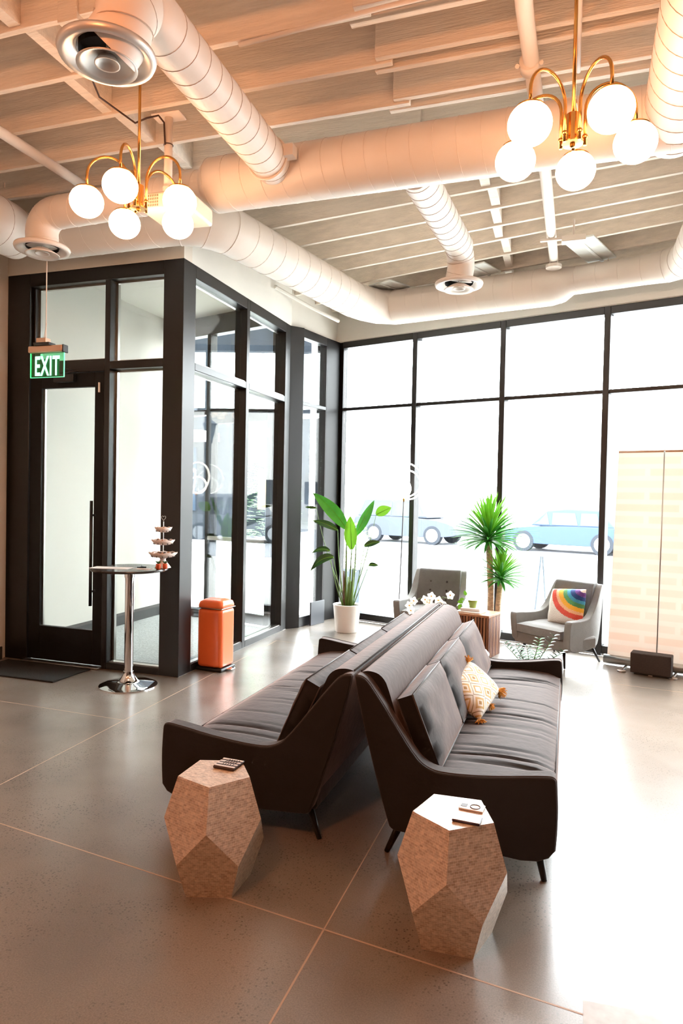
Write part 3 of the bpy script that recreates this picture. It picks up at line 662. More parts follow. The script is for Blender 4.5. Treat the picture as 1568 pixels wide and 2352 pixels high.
# side profile: u = distance behind the front edge, v = height
PROF = [(0.0, .095), (-.012, .28), (-.005, .44), (.0, .462), (.03, .468), (.26, .43), (.47, .415), (.545, .435), (.60, .49), (.72, .665), (.785, .755), (.82, .795), (.862, .805), (.868, .79), (.80, .50), (.70, .16), (.685, .14), (.66, .135), (.35, .115)]
def sofa(label, xf, sgn, su, ynear, yfar):
    """xf = front edge x, backrest lies towards sgn"""
    t = thing('sofa', label, 'sofa', (0, 0, 0), 0, 'dark velvet sofas back to back')
    X = lambda u: xf + sgn * u * su
    prof = smoothpoly(PROF, 2); th = .085
    for y, dy in ((ynear, th), (yfar, -th)):
        bm = extr(BM(), prof, lambda u, v: Vector((X(u), y, v)), lambda u, v: Vector((X(u), y + dy, v)))
        ar = obj('side_arm', bm, 'velvet', t, bevel=.014, seg=3)
        b2 = BM(); tube(b2, [(X(p_[0]), y + dy * .17, p_[1]) for p_ in prof], .0035, seg=6, closed=True); obj('piping', b2, 'velvet_pipe', ar, smooth=True)
    ya, yb = ynear + th * .9, yfar - th * .9
    # backrest slab
    bp = smoothpoly([(.60, .16), (.60, .30), (.725, .74), (.765, .80), (.825, .812), (.862, .80), (.862, .785), (.795, .50), (.70, .165)], 2)
    bm = extr(BM(), bp, lambda u, v: Vector((X(u), ya, v)), lambda u, v: Vector((X(u), yb, v))); obj('backrest', bm, 'velvet', t, smooth=True, auto=50)
    b2 = BM(); tube(b2, [(X(.857), ya, .806), (X(.857), yb, .806)], .0045, seg=6); obj('piping', b2, 'velvet_pipe', t, smooth=True)
    # base under the seat
    bm = BM(); box(bm, (min(X(.035), X(.70)), ya, .125), (max(X(.035), X(.70)), yb, .24)); obj('seat_base', bm, 'velvet', t, bevel=.015)
    # seat cushion with gathered folds
    bm = BM(); nx, nyy = 16, 150; u0, u1 = .006, .66; g = []
    folds = [(random.uniform(ynear + .2, yfar - .3), random.uniform(.006, .016), random.choice((.004, .006, .008, .015)), random.uniform(0, 1), random.uniform(.25, .6)) for _ in range(30)]
    for j in range(nyy + 1):
        y = ya + (yb - ya) * j / nyy; row = []
        for i in range(nx + 1):
            u = u0 + (u1 - u0) * i / nx; f = i / nx
            e = min(1, (i + .3) / 2.2) ** .5 * (1 if j > 0 and j < nyy else .8)
            z = .352 + .022 * math.sin(PI * min(1, f * 1.1 + .05)) * 1.0 - .012 * math.cos((j / nyy) * 6 * PI) * 0 + .006
            z = .33 + (z - .33) * e
            for (fy_, fw_, fa, fc, fl) in folds:
                dy = y - fy_ - .03 * (u - .3) * math.sin(fy_ * 9); k = math.exp(-(dy / fw_) ** 2) * math.exp(-((f - fc) / fl) ** 2)
                z -= fa * k * (.4 + .6 * math.sin(PI * min(1, f + .1)))
            row.append(bm.verts.new((X(u), y, z)))
        g.append(row)
    for j in range(nyy):
        for i in range(nx): bm.faces.new((g[j][i], g[j][i + 1], g[j + 1][i + 1], g[j + 1][i]))
    low = [bm.verts.new((X(u0 - .004 + .01), g[j][0].co.y, .225)) for j in range(nyy + 1)]; lowm = [bm.verts.new((X(u0 - .012), g[j][0].co.y, .29)) for j in range(nyy + 1)]
    for j in range(nyy): bm.faces.new((g[j][0], g[j + 1][0], lowm[j + 1], lowm[j])); bm.faces.new((lowm[j], lowm[j + 1], low[j + 1], low[j]))
    sc = obj('seat_cushion', bm, 'velvet', t, smooth=True)
    b2 = BM(); tube(b2, [(X(u0), ya, .338), (X(u0), yb, .338)], .0045, seg=6); obj('piping', b2, 'velvet_pipe', sc, smooth=True)
    # feet
    for y in (ynear + .10, yfar - .12):
        for u, du in ((.07, -.035), (.66, .06)):
            bm = tube(BM(), [(X(u), y, .135), (X(u + du), y + (-.03 if y < 4 else .03), .0)], [.020, .012], seg=12); obj('leg', bm, 'black_leg', t, smooth=True)
    return t, X
YN, YFR = 2.905, 5.17
sofaR, XR_ = sofa('dark brown velvet sofa facing right, the nearer of the pair', -.022, -1, 1.0, YN, YFR)
sofaL, XL_ = sofa('dark brown velvet sofa facing left, behind the other sofa', -1.868, 1, 1.115, YN - .0, YFR + .03)
def back_cushion(X, sgn, su, y0, y1, tall, label, seed, ht=.325, grp='loose back cushions on the sofas'):
    # leans on the backrest slab
    a = Vector((X(.525), 0, .375)); b_ = Vector((X(.66), 0, .375 + ht)); V_ = (b_ - a).normalized(); N_ = Vector((-sgn * V_.z, 0, sgn * V_.x)).normalized()
    N_ = Vector((V_.z * -sgn, 0, V_.x * sgn)); c = (a + b_) / 2
    bm = puff(BM(), c.x, (y0 + y1) / 2, c.z, (y1 - y0), (b_ - a).length, .135, (0, 1, 0), V_, N_, n=12, edge=.58, pw=4, seed=seed, wr=.012)
    o = obj('back_cushion', bm, 'velvet', None, smooth=True, auto=70); tag(o, label, 'cushion', grp)
    for s in (1, -1):
        w_, h_ = (y1 - y0) / 2, (b_ - a).length / 2; P = []
        cc = Vector((c.x, (y0 + y1) / 2, c.z)) + N_ * (s * .135 / 2 * .58)
        for (p_, q) in ((-1, -1), (0, -1), (1, -1), (1, 0), (1, 1), (0, 1), (-1, 1), (-1, 0)): P.append(cc + Vector((0, 1, 0)) * (p_ * w_) + V_ * (q * h_))
        b2 = BM(); tube(b2, P, .0042, seg=6, closed=True); obj('piping', b2, 'velvet_pipe', o, smooth=True)
for k, lb in enumerate(('nearest to us', 'in the middle', 'farthest from us')):
    back_cushion(XR_, -1, 1, 3.01 + .69 * k, 3.685 + .69 * k, 0, 'brown velvet back cushion on right sofa, ' + lb, k)
    back_cushion(XL_, 1, 1.1, 3.03 + .69 * k, 3.70 + .69 * k, 0, 'brown velvet back cushion on left sofa, ' + lb, k + 5, ht=.335)

def pompom(bm, c, r, n=46, dirv=None):
    c = Vector(c)
    for i in range(n):
        d = Vector((random.gauss(0, 1), random.gauss(0, 1), random.gauss(0, 1)))
        if dirv is not None: d = d.normalized() * .75 + Vector(dirv)
        d.normalize(); l = r * random.uniform(.75, 1.1); s = d.orthogonal().normalized()
        tube(bm, [c, c + d * l * .6 + s * random.uniform(-.1, .1) * r, c + d * l + Vector((0, 0, -.12 * r))], [.0032, .003, .0022], seg=4)
# tasselled pillow lying against the cushions
Up = Vector((.16, .97, .15)).normalized(); Np = Vector((.60, -.30, .74)); Np = (Np - Up * Np.dot(Up)).normalized(); Vp = Np.cross(Up).normalized(); cP = Vector((-.50, 4.02, .49))
if Vp.z < 0: Vp = -Vp
o = obj('throw_pillow', puff(BM(), *cP, .42, .25, .13, Up, Vp, Np, n=18, pw=2.6, wr=.006), 'boho', None, smooth=True)
tag(o, 'small patterned cream throw pillow with mustard tassels on right sofa', 'pillow')
for su_, sv_ in ((-1, -1), (-1, 1), (1, -1), (1, 1), (0, -1), (0, 1)):
    d = (Up * su_ + Vp * sv_).normalized(); c = cP + Up * (su_ * .205) + Vp * (sv_ * .12); b = BM(); pompom(b, c, .05 if su_ else .035, 60 if su_ else 30, d * .9); obj('tassel', b, 'mustard', o)

# ------------------------------------------------------------------ faceted side tables
def facet_table(label, cx, cy, az):
    R1, R2, Hh = .153, .206, .453; z1, z2 = .150, .291
    top = [Vector((R1 * math.cos(az + k * 2 * PI / 5), R1 * math.sin(az + k * 2 * PI / 5), Hh)) for k in range(5)]
    up = [Vector((R2 * math.cos(az + k * 2 * PI / 5), R2 * math.sin(az + k * 2 * PI / 5), z2)) for k in range(5)]
    lo = [Vector((R2 * math.cos(az + (k + .5) * 2 * PI / 5), R2 * math.sin(az + (k + .5) * 2 * PI / 5), z1)) for k in range(5)]
    bo = [Vector((R1 * math.cos(az + (k + .5) * 2 * PI / 5), R1 * math.sin(az + (k + .5) * 2 * PI / 5), 0)) for k in range(5)]
    bm = BM(); uvl = bm.loops.layers.uv.verify(); F = [top, bo[::-1]]
    for k in range(5):
        F.append([top[k], up[k], lo[k], up[(k + 1) % 5], top[(k + 1) % 5]]); F.append([bo[k], lo[k], up[k], lo[k - 1], bo[k - 1]])
    for f in F:
        vs = [bm.verts.new(p) for p in f]; fc = bm.faces.new(vs); n = (f[1] - f[0]).cross(f[2] - f[1]).normalized()
        ud = Vector((-n.y, n.x, 0)); ud = ud.normalized() if ud.length > .1 else Vector((1, 0, 0)); vd = n.cross(ud)
        for l in fc.loops: l[uvl].uv = (l.vert.co.dot(ud) + 3, l.vert.co.dot(vd) + 3)
    bmesh.ops.remove_doubles(bm, verts=bm.verts, dist=.0005)
    o = obj('side_table', bm, 'capiz', None); o.location = (cx, cy, 0); tag(o, label, 'side table', 'faceted shell-tile side tables')
    return o
facet_table('faceted shell-tile side table at near end of left sofa', -1.355, 2.499, math.radians(-71))
facet_table('faceted shell-tile side table at near end of right sofa', -.371, 2.497, math.radians(-87))
# coasters
o = obj('coaster', box(BM(), (-.05, -.05, 0), (.05, .05, .012)), 'coaster', bevel=.006); o.location = (-1.335, 2.575, .4535); o.rotation_euler = (0, 0, math.radians(-2)); tag(o, 'dark striped square coaster on left faceted table', 'coaster')
for i in range(4): obj('stripe', box(BM(), (-.048, -.043 + i * .024, .012), (.048 - (.0), -.031 + i * .024, .0132)), 'coaster_white', o)
for i in range(5): obj('motif', tube(BM(), [(-.015 + i * .011, -.03, .0135), (-.02 + i * .012, 0, .0135), (-.01 + i * .011, .032, .0135)], .0018, seg=5), 'coaster', o)
o = obj('coaster', box(BM(), (-.05, -.03, 0), (.05, .03, .009)), 'coaster_edge', bevel=.004); o.location = (-.315, 2.44, .4535); o.rotation_euler = (0, 0, math.radians(-3)); tag(o, 'flat card holder with shiny top on right faceted table', 'coaster')
obj('top_sheet', box(BM(), (-.048, -.028, .009), (.048, .028, .0105)), 'white_top', o)
o = obj('coaster', box(BM(), (-.045, -.03, 0), (.045, .03, .006)), 'coaster_white', bevel=.003); o.location = (-.312, 2.545, .4535); o.rotation_euler = (0, 0, math.radians(-4)); tag(o, 'pale coaster with dark motif behind the card holder on right table', 'coaster')
obj('motif', tube(BM(), ring((.012, 0, .0065), (0, 0, 1), .018), .002, seg=5, closed=True), 'coaster', o); obj('motif', box(BM(), (-.04, -.012, .006), (-.018, .014, .007)), 'coaster', o)

# ------------------------------------------------------------------ bar table by the door
t = thing('bar_table', 'tall round bar table with dark top and chrome pedestal by the door', 'table', (-3.43, 4.80, 0))
obj('base', lathe(BM(), [(.235, .0), (.235, .008), (.20, .02), (.10, .035), (.075, .045), (.055, .075), (.042, .10), (.040, .12)], 48, cap1=True), 'chrome', t, smooth=True, auto=60)
obj('pedestal', lathe(BM(), [(.036, .11), (.036, .90), (.043, .90), (.043, .965)], 32), 'chrome', t, smooth=True, auto=60)
obj('tabletop', lathe(BM(), [(.29, .957), (.31, .962), (.315, .972), (.31, .98)], 64), 'laminate', t, smooth=True, auto=40)
ZT = .9805
o = obj('paper_sheet', box(BM(), (-.165, -.075, 0), (.165, .075, .0015)), 'paper'); o.location = (-3.54, 4.71, ZT); o.rotation_euler = (0, 0, math.radians(12)); tag(o, 'white paper sheet lying on the bar table', 'paper')
o = obj('paper_sheet', box(BM(), (-.07, -.045, 0), (.07, .045, .0012)), 'paper'); o.location = (-3.275, 4.76, ZT); o.rotation_euler = (0, 0, math.radians(8)); tag(o, 'small white card lying on the bar table below tiered stand', 'paper')
for i, (x, y, a) in enumerate(((-3.385, 4.90, -.9), (-3.35, 4.83, 1.35), (-3.325, 4.82, 1.15))):
    b = tube(BM(), [(-.03, 0, .006), (.035, 0, .006)], .0058, seg=8); o = obj('pen', b, 'plastic_black', None); o.location = (x, y, ZT); o.rotation_euler = (0, 0, a)
    tag(o, ('black pen lying apart on bar table, behind the paper', 'left one of two short pens on bar table', 'right one of two short pens on bar table')[i], 'pen', 'pens on the bar table')
sx, sy = -3.20, 4.93
t = thing('tiered_stand', 'white three-tier dish stand full of small wrapped treats on bar table', 'stand', (sx, sy, ZT))
obj('foot', lathe(BM(), [(.066, 0), (.064, .006), (.03, .05), (.022, .07), (.03, .082)], 28), 'tier', t, smooth=True)
obj('rod', tube(BM(), [(0, 0, .08), (0, 0, .385)], .004, seg=8), 'steel', t)
for r, z in ((.118, .085), (.096, .19), (.072, .295)):
    sc = BM(); seg = 36; rings = []
    for rr, zz in ((r * .35, z), (r * .72, z + .006), (r * .86, z + .022), (r, z + .042), (r * .97, z + .043), (r * .82, z + .026), (r * .3, z + .010)):
        rings.append([sc.verts.new((rr * math.cos(2 * PI * i / seg), rr * math.sin(2 * PI * i / seg), zz + (.004 * math.cos(i * 2 * PI / seg * 9) if rr > r * .9 else 0))) for i in range(seg)])
    for p_, q in zip(rings, rings[1:]):
        for i in range(seg): sc.faces.new((p_[i], p_[(i + 1) % seg], q[(i + 1) % seg], q[i]))
    sc.faces.new(rings[0][::-1]); sc.faces.new(rings[-1]); ds = obj('dish', sc, 'tier', t, smooth=True)
    for i in range(12): 
        a = i * 2 * PI / 12; obj('dot', ball(BM(), (r * .80 * math.cos(a), r * .80 * math.sin(a), z + .011), .006, 6, 5), 'wrapper_dark', ds)
    n_ = int(r * 130)
    for i in range(n_):
        a = random.random() * 2 * PI; rr = math.sqrt(random.random()) * r * .78; q = ball(BM(), (sx + rr * math.cos(a), sy + rr * math.sin(a), ZT + z + .03 + random.random() * .012), .013, 8, 6, (1.1, .8, .6))
        o = obj('wrapped_treat', q, random.choice(('wrapper_dark', 'wrapper_tan', 'tier')), None, smooth=True)
        lvl = {.118: 'bottom', .096: 'middle', .072: 'top'}[r]; tag(o, 'one of the small wrapped treats heaped in the %s dish of the tiered stand' % lvl, 'sweet', 'wrapped treats in the %s dish' % lvl)
bm = BM(); hp = []
for i in range(25):
    a = 2 * PI * i / 24; hp.append((.0013 * 16 * math.sin(a) ** 3, 0, .415 + .0014 * (13 * math.cos(a) - 5 * math.cos(2 * a) - 2 * math.cos(3 * a) - math.cos(4 * a))))
tube(bm, hp[:-1], .002, seg=6, closed=True); obj('heart_loop', bm, 'steel', t, smooth=True)
for (x, y, lb) in ((-3.155, 4.795, 'front'), (-3.12, 4.84, 'rear')):
    t = thing('mini_pot', 'tiny orange clay pot with sprig, %s one beside tiered stand' % lb, 'pot', (x, y, ZT), 0, 'tiny orange pots')
    obj('pot', lathe(BM(), [(.014, 0), (.020, .015), (.019, .035), (.021, .045)], 18), 'terracotta', t, smooth=True)
    b = BM()
    for i in range(7): a = i * .9; tube(b, [(0, 0, .04), (.014 * math.cos(a), .014 * math.sin(a), .06), (.024 * math.cos(a), .024 * math.sin(a), .068)], [.002, .005, .001], seg=5)
    obj('sprig', b, 'leaf_dark', t)
# door mat
o = obj('door_mat', box(BM(), (-4.97, 4.62, 0), (-4.04, 5.09, .012)), 'mat_rubber', bevel=.004); tag(o, 'black rubber doormat on floor in front of the glass door', 'mat')

# orange pedal bin
t = thing('pedal_bin', 'orange square pedal bin with domed lid beside black post', 'bin', (-3.045, 5.575, 0), math.radians(-3)); t.scale = (1.09, 1.05, 1)
obj('base', box(BM(), (-.125, -.118, 0), (.125, .118, .03)), 'plastic_black', t, bevel=.012)
obj('body', box(BM(), (-.12, -.113, .03), (.12, .113, .565)), 'orange', t, bevel=.035, seg=5)
obj('lid_rim', box(BM(), (-.121, -.114, .565), (.121, .114, .572)), 'steel', t, bevel=.002)
bm = BM(); bx = [(.121, .113, .572), (.121, .113, .595), (.112, .104, .625), (.085, .078, .642), (.03, .03, .648)]
rings = []
for (a, b_, z) in bx:
    rad = .035; P = []
    for (sx_, sy_, a0) in ((1, 1, 0), (-1, 1, 90), (-1, -1, 180), (1, -1, 270)):
        for k in range(6): an = math.radians(a0 + k * 18); rr = min(rad, a, b_); P.append(bm.verts.new((sx_ * (a - rr) + rr * math.cos(an), sy_ * (b_ - rr) + rr * math.sin(an), z)))
    rings.append(P)
for p_, q in zip(rings, rings[1:]):
    for i in range(24): bm.faces.new((p_[i], p_[(i + 1) % 24], q[(i + 1) % 24], q[i]))
bm.faces.new(rings[0][::-1]); bm.faces.new(rings[-1]); obj('lid', bm, 'orange', t, smooth=True)
obj('pedal', box(BM(), (.09, -.035, .012), (.175, .035, .022)), 'chrome', t, bevel=.008)

# ------------------------------------------------------------------ armchairs
def armchair(label, loc, rz, w=.68, d=.64, pillow=False):
    """local: facing -y, front edge at y=0"""
    t = thing('armchair', label, 'armchair', loc, rz, 'grey upholstered armchairs by the windows')
    tap = lambda u: 1 - .22 * (max(0, u) / d) ** 1.2
    prof = smoothpoly([(.0, .17), (-.015, .30), (-.02, .455), (.01, .47), (.22, .455), (.36, .47), (.44, .53), (.54, .70), (.585, .775), (.625, .78), (.63, .76), (.60, .48), (.55, .22), (.50, .165), (.25, .15)], 2)
    for s in (-1, 1):
        def f(u, v, k): 
            fl = 1 + .07 * max(0, (v - .2)) / .3 * (1 - u / d)
            return Vector((s * (w / 2 * tap(u) * fl - k), u, v))
        th_ = .075
        bm = extr(BM(), prof, lambda u, v: f(u, v, 0), lambda u, v: f(u, v, th_)); obj('arm', bm, 'grey_fabric', t, bevel=.012, seg=3)
    # back
    bp = [(.40, .28), (.50, .74), (.525, .785), (.60, .795), (.628, .775), (.60, .48), (.55, .24)]
    hw = lambda u, v: (w / 2 * tap(u) - .06)
    bm = BM(); n = 8; L_ = []
    for i in range(n + 1):
        k = -1 + 2 * i / n; L_.append([bm.verts.new((k * hw(u, v), u - .0 + .02 * (k * k) * (-1 if u < .5 else .3), v)) for u, v in bp])
    for a, b_ in zip(L_, L_[1:]):
        for i in range(len(bp)): bm.faces.new((a[i], a[(i + 1) % len(bp)], b_[(i + 1) % len(bp)], b_[i]))
    bm.faces.new(L_[0]); bm.faces.new(L_[-1][::-1]); bk = obj('backrest', bm, 'grey_back', t, bevel=.012, seg=3)
    for sx_ in (-.095, .095):
        for (u, v) in ((.437, .45), (.459, .55), (.482, .65)): obj('button', ball(BM(), (sx_, u - .006, v), .012, 10, 6, (1, .6, 1)), 'button', bk, smooth=True)
    obj('seat_base', box(BM(), (-w / 2 * .93, .0, .165), (w / 2 * .93, .46, .285)), 'grey_fabric', t, bevel=.02)
    obj('seat_cushion', puff(BM(), 0, .215, .325, w - .17, .50, .12, (1, 0, 0), (0, 1, 0), (0, 0, 1), n=14, edge=.62, pw=5), 'grey_fabric', t, smooth=True, auto=60)
    for sx_ in (-1, 1):
        for (y, dy) in ((.07, -.04), (.50, .09)):
            lg = obj('leg', tube(BM(), [(sx_ * .23, y, .17), (sx_ * .27, y + dy, .008)], [.017, .010], seg=12), 'black_leg', t, smooth=True)
            obj('leg_tip', ball(BM(), (sx_ * .27, y + dy, .008), .008, 8, 6), 'chrome', lg)
    return t
armchair('grey tufted armchair without pillow, left of slatted table', (-1.43, 7.33, 0), math.radians(-4), w=.74, d=.63)
armchair('grey armchair holding rainbow pillow, right of slatted table', (-.235, 6.945, 0), math.radians(-36), w=.69, d=.63)
Mx = Matrix.Translation((-.235, 6.945, 0)) @ Matrix.Rotation(math.radians(-36), 4, 'Z')
c = Mx @ Vector((.06, .325, .55)); U = (Mx.to_3x3() @ Vector((.97, 0, .10))); V_ = (Mx.to_3x3() @ Vector((-.08, .30, .93))); N_ = U.cross(V_)
o = obj('throw_pillow', puff(BM(), *c, .40, .36, .15, U, V_, N_, n=22, pw=2.6, wr=.008), 'rainbow', None, smooth=True); tag(o, 'white throw pillow with shaggy rainbow arc in right armchair', 'pillow')

# ------------------------------------------------------------------ slatted table, coffee table
t = thing('slatted_table', 'square wooden slatted side table between the armchairs', 'side table', (-.853, 7.15, 0), math.radians(-14.4))
obj('core', box(BM(), (-.155, -.155, 0), (.155, .155, .41)), 'slat_dark', t)
obj('tabletop', box(BM(), (-.172, -.172, .41), (.172, .172, .435)), 'slat_light', t, bevel=.004)
for side in range(4):
    R_ = Matrix.Rotation(side * PI / 2, 4, 'Z')
    for i in range(11):
        x = -.155 + i * .031; b = box(BM(), (x - .009, -.171, 0.0), (x + .009, -.155, .41), R_); obj('slat', b, 'slat' if (i + side) % 3 else 'slat_light', t)
o = obj('magazine', box(BM(), (-.13, -.09, 0), (.13, .09, .012)), 'white_top', None, bevel=.003); o.location = (-.93, 7.12, .436); o.rotation_euler = (0, 0, -.25); tag(o, 'white magazine lying on the slatted table', 'magazine')
o = obj('magazine', box(BM(), (-.10, -.07, 0), (.10, .07, .03)), 'paper', None, bevel=.003); o.location = (-.93, 7.14, .4485); o.rotation_euler = (0, 0, -.1); tag(o, 'thick white book topmost on the slatted table', 'book')
t = thing('mini_pot', 'small green pot with trailing vine on slatted table', 'pot', (-.92, 7.15, .479))
obj('pot', lathe(BM(), [(.034, 0), (.044, .05), (.050, .055), (.050, .078), (.043, .078)], 22), 'green_pot', t, smooth=True, auto=40); obj('soil', lathe(BM(), [(.001, .068), (.042, .07)], 16), 'soil', t)
b = tube(BM(), [(0, 0, .07), (-.04, 0, .11), (-.08, -.01, .09), (-.11, -.02, .03), (-.115, -.02, .0)], .0025, seg=6); obj('vine', b, 'stem', t)
def flatleaf(bm, base, d, up, L_, Wd, droop=.3, n=7, cup=.15, split=False):
    """blade leaf with midrib fold"""
    base, d, up = Vector(base), Vector(d).normalized(), Vector(up).normalized(); s = d.cross(up).normalized(); up = s.cross(d).normalized(); prev = None; p = base.copy(); dd = d.copy()
    for i in range(n + 1):
        f = i / n; wd = Wd * math.sin(PI * min(1, f * .96 + .04)) ** .75 * (1 - .25 * f); 
        c = bm.verts.new(p); l = bm.verts.new(p + s * wd + up * wd * cup * 2); r = bm.verts.new(p - s * wd + up * wd * cup * 2)
        if prev: bm.faces.new((prev[0], prev[1], l, c)); bm.faces.new((prev[2], prev[0], c, r))
        prev = (c, l, r); dd = (dd + Vector((0, 0, -droop / n))).normalized(); up = s.cross(dd).normalized(); p = p + dd * (L_ / n)
b = BM()
for (x, y, z, dx, dz) in ((-.09, -.01, .085, -1, -.3), (-.115, -.02, .03, -.6, -1), (-.10, -.02, .05, -1, .2), (-.07, 0, .12, -.3, 1)): flatleaf(b, (x, y, z), (dx, -.3, dz), (0, -1, .4), .06, .022, .2, 5)
obj('leaves', b, 'leaf_bright', t, smooth=True)
# coffee table hidden mostly behind the sofas
t = thing('coffee_table', 'round white coffee table just beyond the sofas', 'coffee table', (-.96, 5.66, 0))
obj('tabletop', lathe(BM(), [(.34, .30), (.37, .31), (.375, .33), (.36, .345)], 48), 'white_top', t, smooth=True, auto=40)
obj('pedestal', lathe(BM(), [(.20, 0), (.19, .015), (.04, .05), (.035, .30)], 32), 'white_top', t, smooth=True)
# orchid
t = thing('orchid', 'white orchid blooms rising behind the sofa backs', 'plant', (-1.06, 5.66, .3455))
obj('pot', lathe(BM(), [(.04, 0), (.055, .10), (.052, .105)], 20), 'ceramic', t, smooth=True)
b = BM(); flatleaf(b, (0, 0, .10), (-1, -.2, .5), (0, 0, 1), .18, .03, .6); flatleaf(b, (0, 0, .10), (1, -.2, .5), (0, 0, 1), .18, .03, .6); obj('leaves', b, 'leaf', t, smooth=True)
for st in (([(0, 0, .1), (-.03, 0, .3), (-.10, 0, .42), (-.19, -.02, .36)],), ([(0, 0, .1), (.02, 0, .33), (.08, 0, .44), (.15, .0, .42)],)): obj('stem', tube(BM(), st[0], .003, seg=6), 'stem', t)
for (x, z) in ((-.19, .355), (-.155, .395), (-.18, .31), (-.06, .41), (-.02, .385), (.05, .41), (.085, .385), (.15, .46), (.03, .355), (.12, .36), (-.01, .44)):
    b = BM(); c = Vector((x, -.02 + random.uniform(-.02, .02), z)); a0 = random.random()
    for k in range(5):
        a = a0 + k * 2 * PI / 5; d = Vector((math.cos(a), -.25, math.sin(a))); flatleaf(b, c, d, (0, -1, 0), .04, .019, .1, 4, .1)
    fl = obj('flower', b, 'petal', t, smooth=True); obj('flower_centre', ball(BM(), c + Vector((0, -.012, 0)), .006, 6, 5), 'mustard', fl)

# zz plant behind the right sofa arm
t = thing('potted_plant', 'low dark-leaved plant behind far arm of right sofa', 'plant', (-.27, 5.92, 0))
obj('pot', lathe(BM(), [(.07, 0), (.09, .13), (.094, .15), (.084, .15)], 24), 'ceramic', t, smooth=True); obj('soil', lathe(BM(), [(.001, .138), (.083, .14)], 16), 'soil', t)
for i, (ax, ay, L_, m_) in enumerate(((-.30, .0, .25, 'leaf_dark'), (-.16, -.1, .26, 'leaf_dark'), (.10, -.05, .31, 'leaf'), (.26, .05, .33, 'leaf_dark'), (-.05, .1, .22, 'leaf_dark'), (.36, -.06, .24, 'leaf_dark'))):
    P = [Vector((0, 0, .14)) + Vector((ax * f * .7, ay * f, L_ * 1.12 * f - .05 * f * f)) for f in (0, .25, .5, .75, 1)]; st = obj('stem', tube(BM(), P, [.005, .005, .004, .003, .002], seg=6), 'stem', t)
    b = BM()
    for k in range(9):
        f = .25 + .75 * k / 8; p = P[0].lerp(P[4], f) + Vector((0, 0, .01))
        for s in (-1, 1): flatleaf(b, p, (s * .8 + ax, .25 * s, .55), (0, 0, 1), .072 * (1.1 - .4 * f), .021, .3, 4)
    obj('leaflets', b, m_, st, smooth=True)

# ------------------------------------------------------------------ yucca
t = thing('yucca', 'two-stem yucca palm in pot between the armchairs', 'plant', (-.79, 7.66, 0))
obj('pot', lathe(BM(), [(.10, 0), (.125, .22), (.13, .24), (.118, .24)], 28), 'ceramic', t, smooth=True); obj('soil', lathe(BM(), [(.001, .225), (.116, .23)], 20), 'soil', t)
def yhead(c, n, L_, lean=(0, 0)):
    b1, b2 = BM(), BM()
    for i in range(n):
        f = i / n; a = i * 2.399; el = math.radians(88 - 92 * f ** 1.1); d = Vector((math.cos(a) * math.cos(el) + lean[0], math.sin(a) * math.cos(el) + lean[1], math.sin(el)))
        l = L_ * (.75 + .4 * math.sin(PI * min(1, .25 + f * .7))) * random.uniform(.85, 1.1)
        flatleaf(b1 if f < .45 else b2, Vector(c) + Vector((0, 0, .09 * (1 - f))), d, (0, 0, 1), l, .020, .28 + .35 * f, 6, .35)
    return b1, b2
for (pts, rr, hd, n, L_, lean) in (([(0, .02, .2), (-.005, .02, .6), (-.025, .02, .95), (-.04, .02, 1.13)], .036, (-.04, .02, 1.13), 150, .42, (0, 0)), ([(.075, 0, .2), (.085, 0, .5), (.10, 0, .70)], .031, (.10, 0, .70), 80, .29, (.12, 0))):
    tr = obj('trunk', tube(BM(), pts, [rr] * len(pts), seg=16), 'bark', t, smooth=True); a_, b_ = yhead(hd, n, L_, lean); obj('young_leaves', a_, 'leaf_bright', t, smooth=True); obj('outer_leaves', b_, 'leaf', t, smooth=True)

# ------------------------------------------------------------------ bird of paradise
bx_, by_ = -2.475, 7.72
t = thing('bird_of_paradise', 'tall bird of paradise plant with big paddle leaves in window corner', 'plant', (bx_, by_, 0))
obj('pot', lathe(BM(), [(.130, 0), (.134, .01), (.163, .31), (.167, .325), (.160, .328), (.150, .31)], 40, cap1=False), 'ceramic', t, smooth=True)
obj('soil', lathe(BM(), [(.001, .295), (.152, .298)], 24), 'soil', t)
def bop(base, tip, L_, wd, m_, droop, dirv, bend=.0, sr=.012, upv=(0, -1, .3)):
    base, tip = Vector(base), Vector(tip); mid = (base + tip) / 2 + Vector((bend, 0, .05)); P = [base.lerp(mid, k / 6).lerp(mid.lerp(tip, k / 6), k / 6) for k in range(7)]
    st = obj('stalk', tube(BM(), P, [sr, sr * .95, sr * .85, sr * .7, sr * .6, sr * .5, sr * .4], seg=8), 'stem', t, smooth=True)
    b = BM(); flatleaf(b, tip, dirv, upv, L_, wd, droop, 12, .12); obj('leaf', b, m_, t, smooth=True)
    b = BM(); p = tip.copy(); dd = Vector(dirv).normalized(); Q = [p.copy()]
    for i in range(12): dd = (dd + Vector((0, 0, -droop / 12))).normalized(); p = p + dd * (L_ / 12); Q.append(p.copy())
    obj('midrib', tube(b, Q, [.005 - .0003 * i for i in range(13)], seg=5), 'leaf_bright', st, smooth=True)
bop((-.02, 0, .29), (-.02, .0, 1.22), .60, .095, 'leaf', .55, (-.55, -.12, .85), 0, .015)
bop((.02, 0, .29), (.045, .0, .98), .40, .09, 'leaf_bright', .0, (-.05, -.05, 1), 0, .014, (0, -1, .1))
bop((.05, 0, .29), (.09, .02, 1.15), .47, .065, 'leaf', .1, (.42, .05, .9), .03, .012, (.6, -.8, .1))
bop((-.04, .02, .29), (-.14, .02, 1.20), .34, .05, 'leaf_dark', .5, (-.7, -.05, .45), -.04, .009)
bop((.06, .03, .29), (.19, .04, 1.02), .20, .045, 'leaf_dark', .5, (.8, .1, .5), .02, .007)
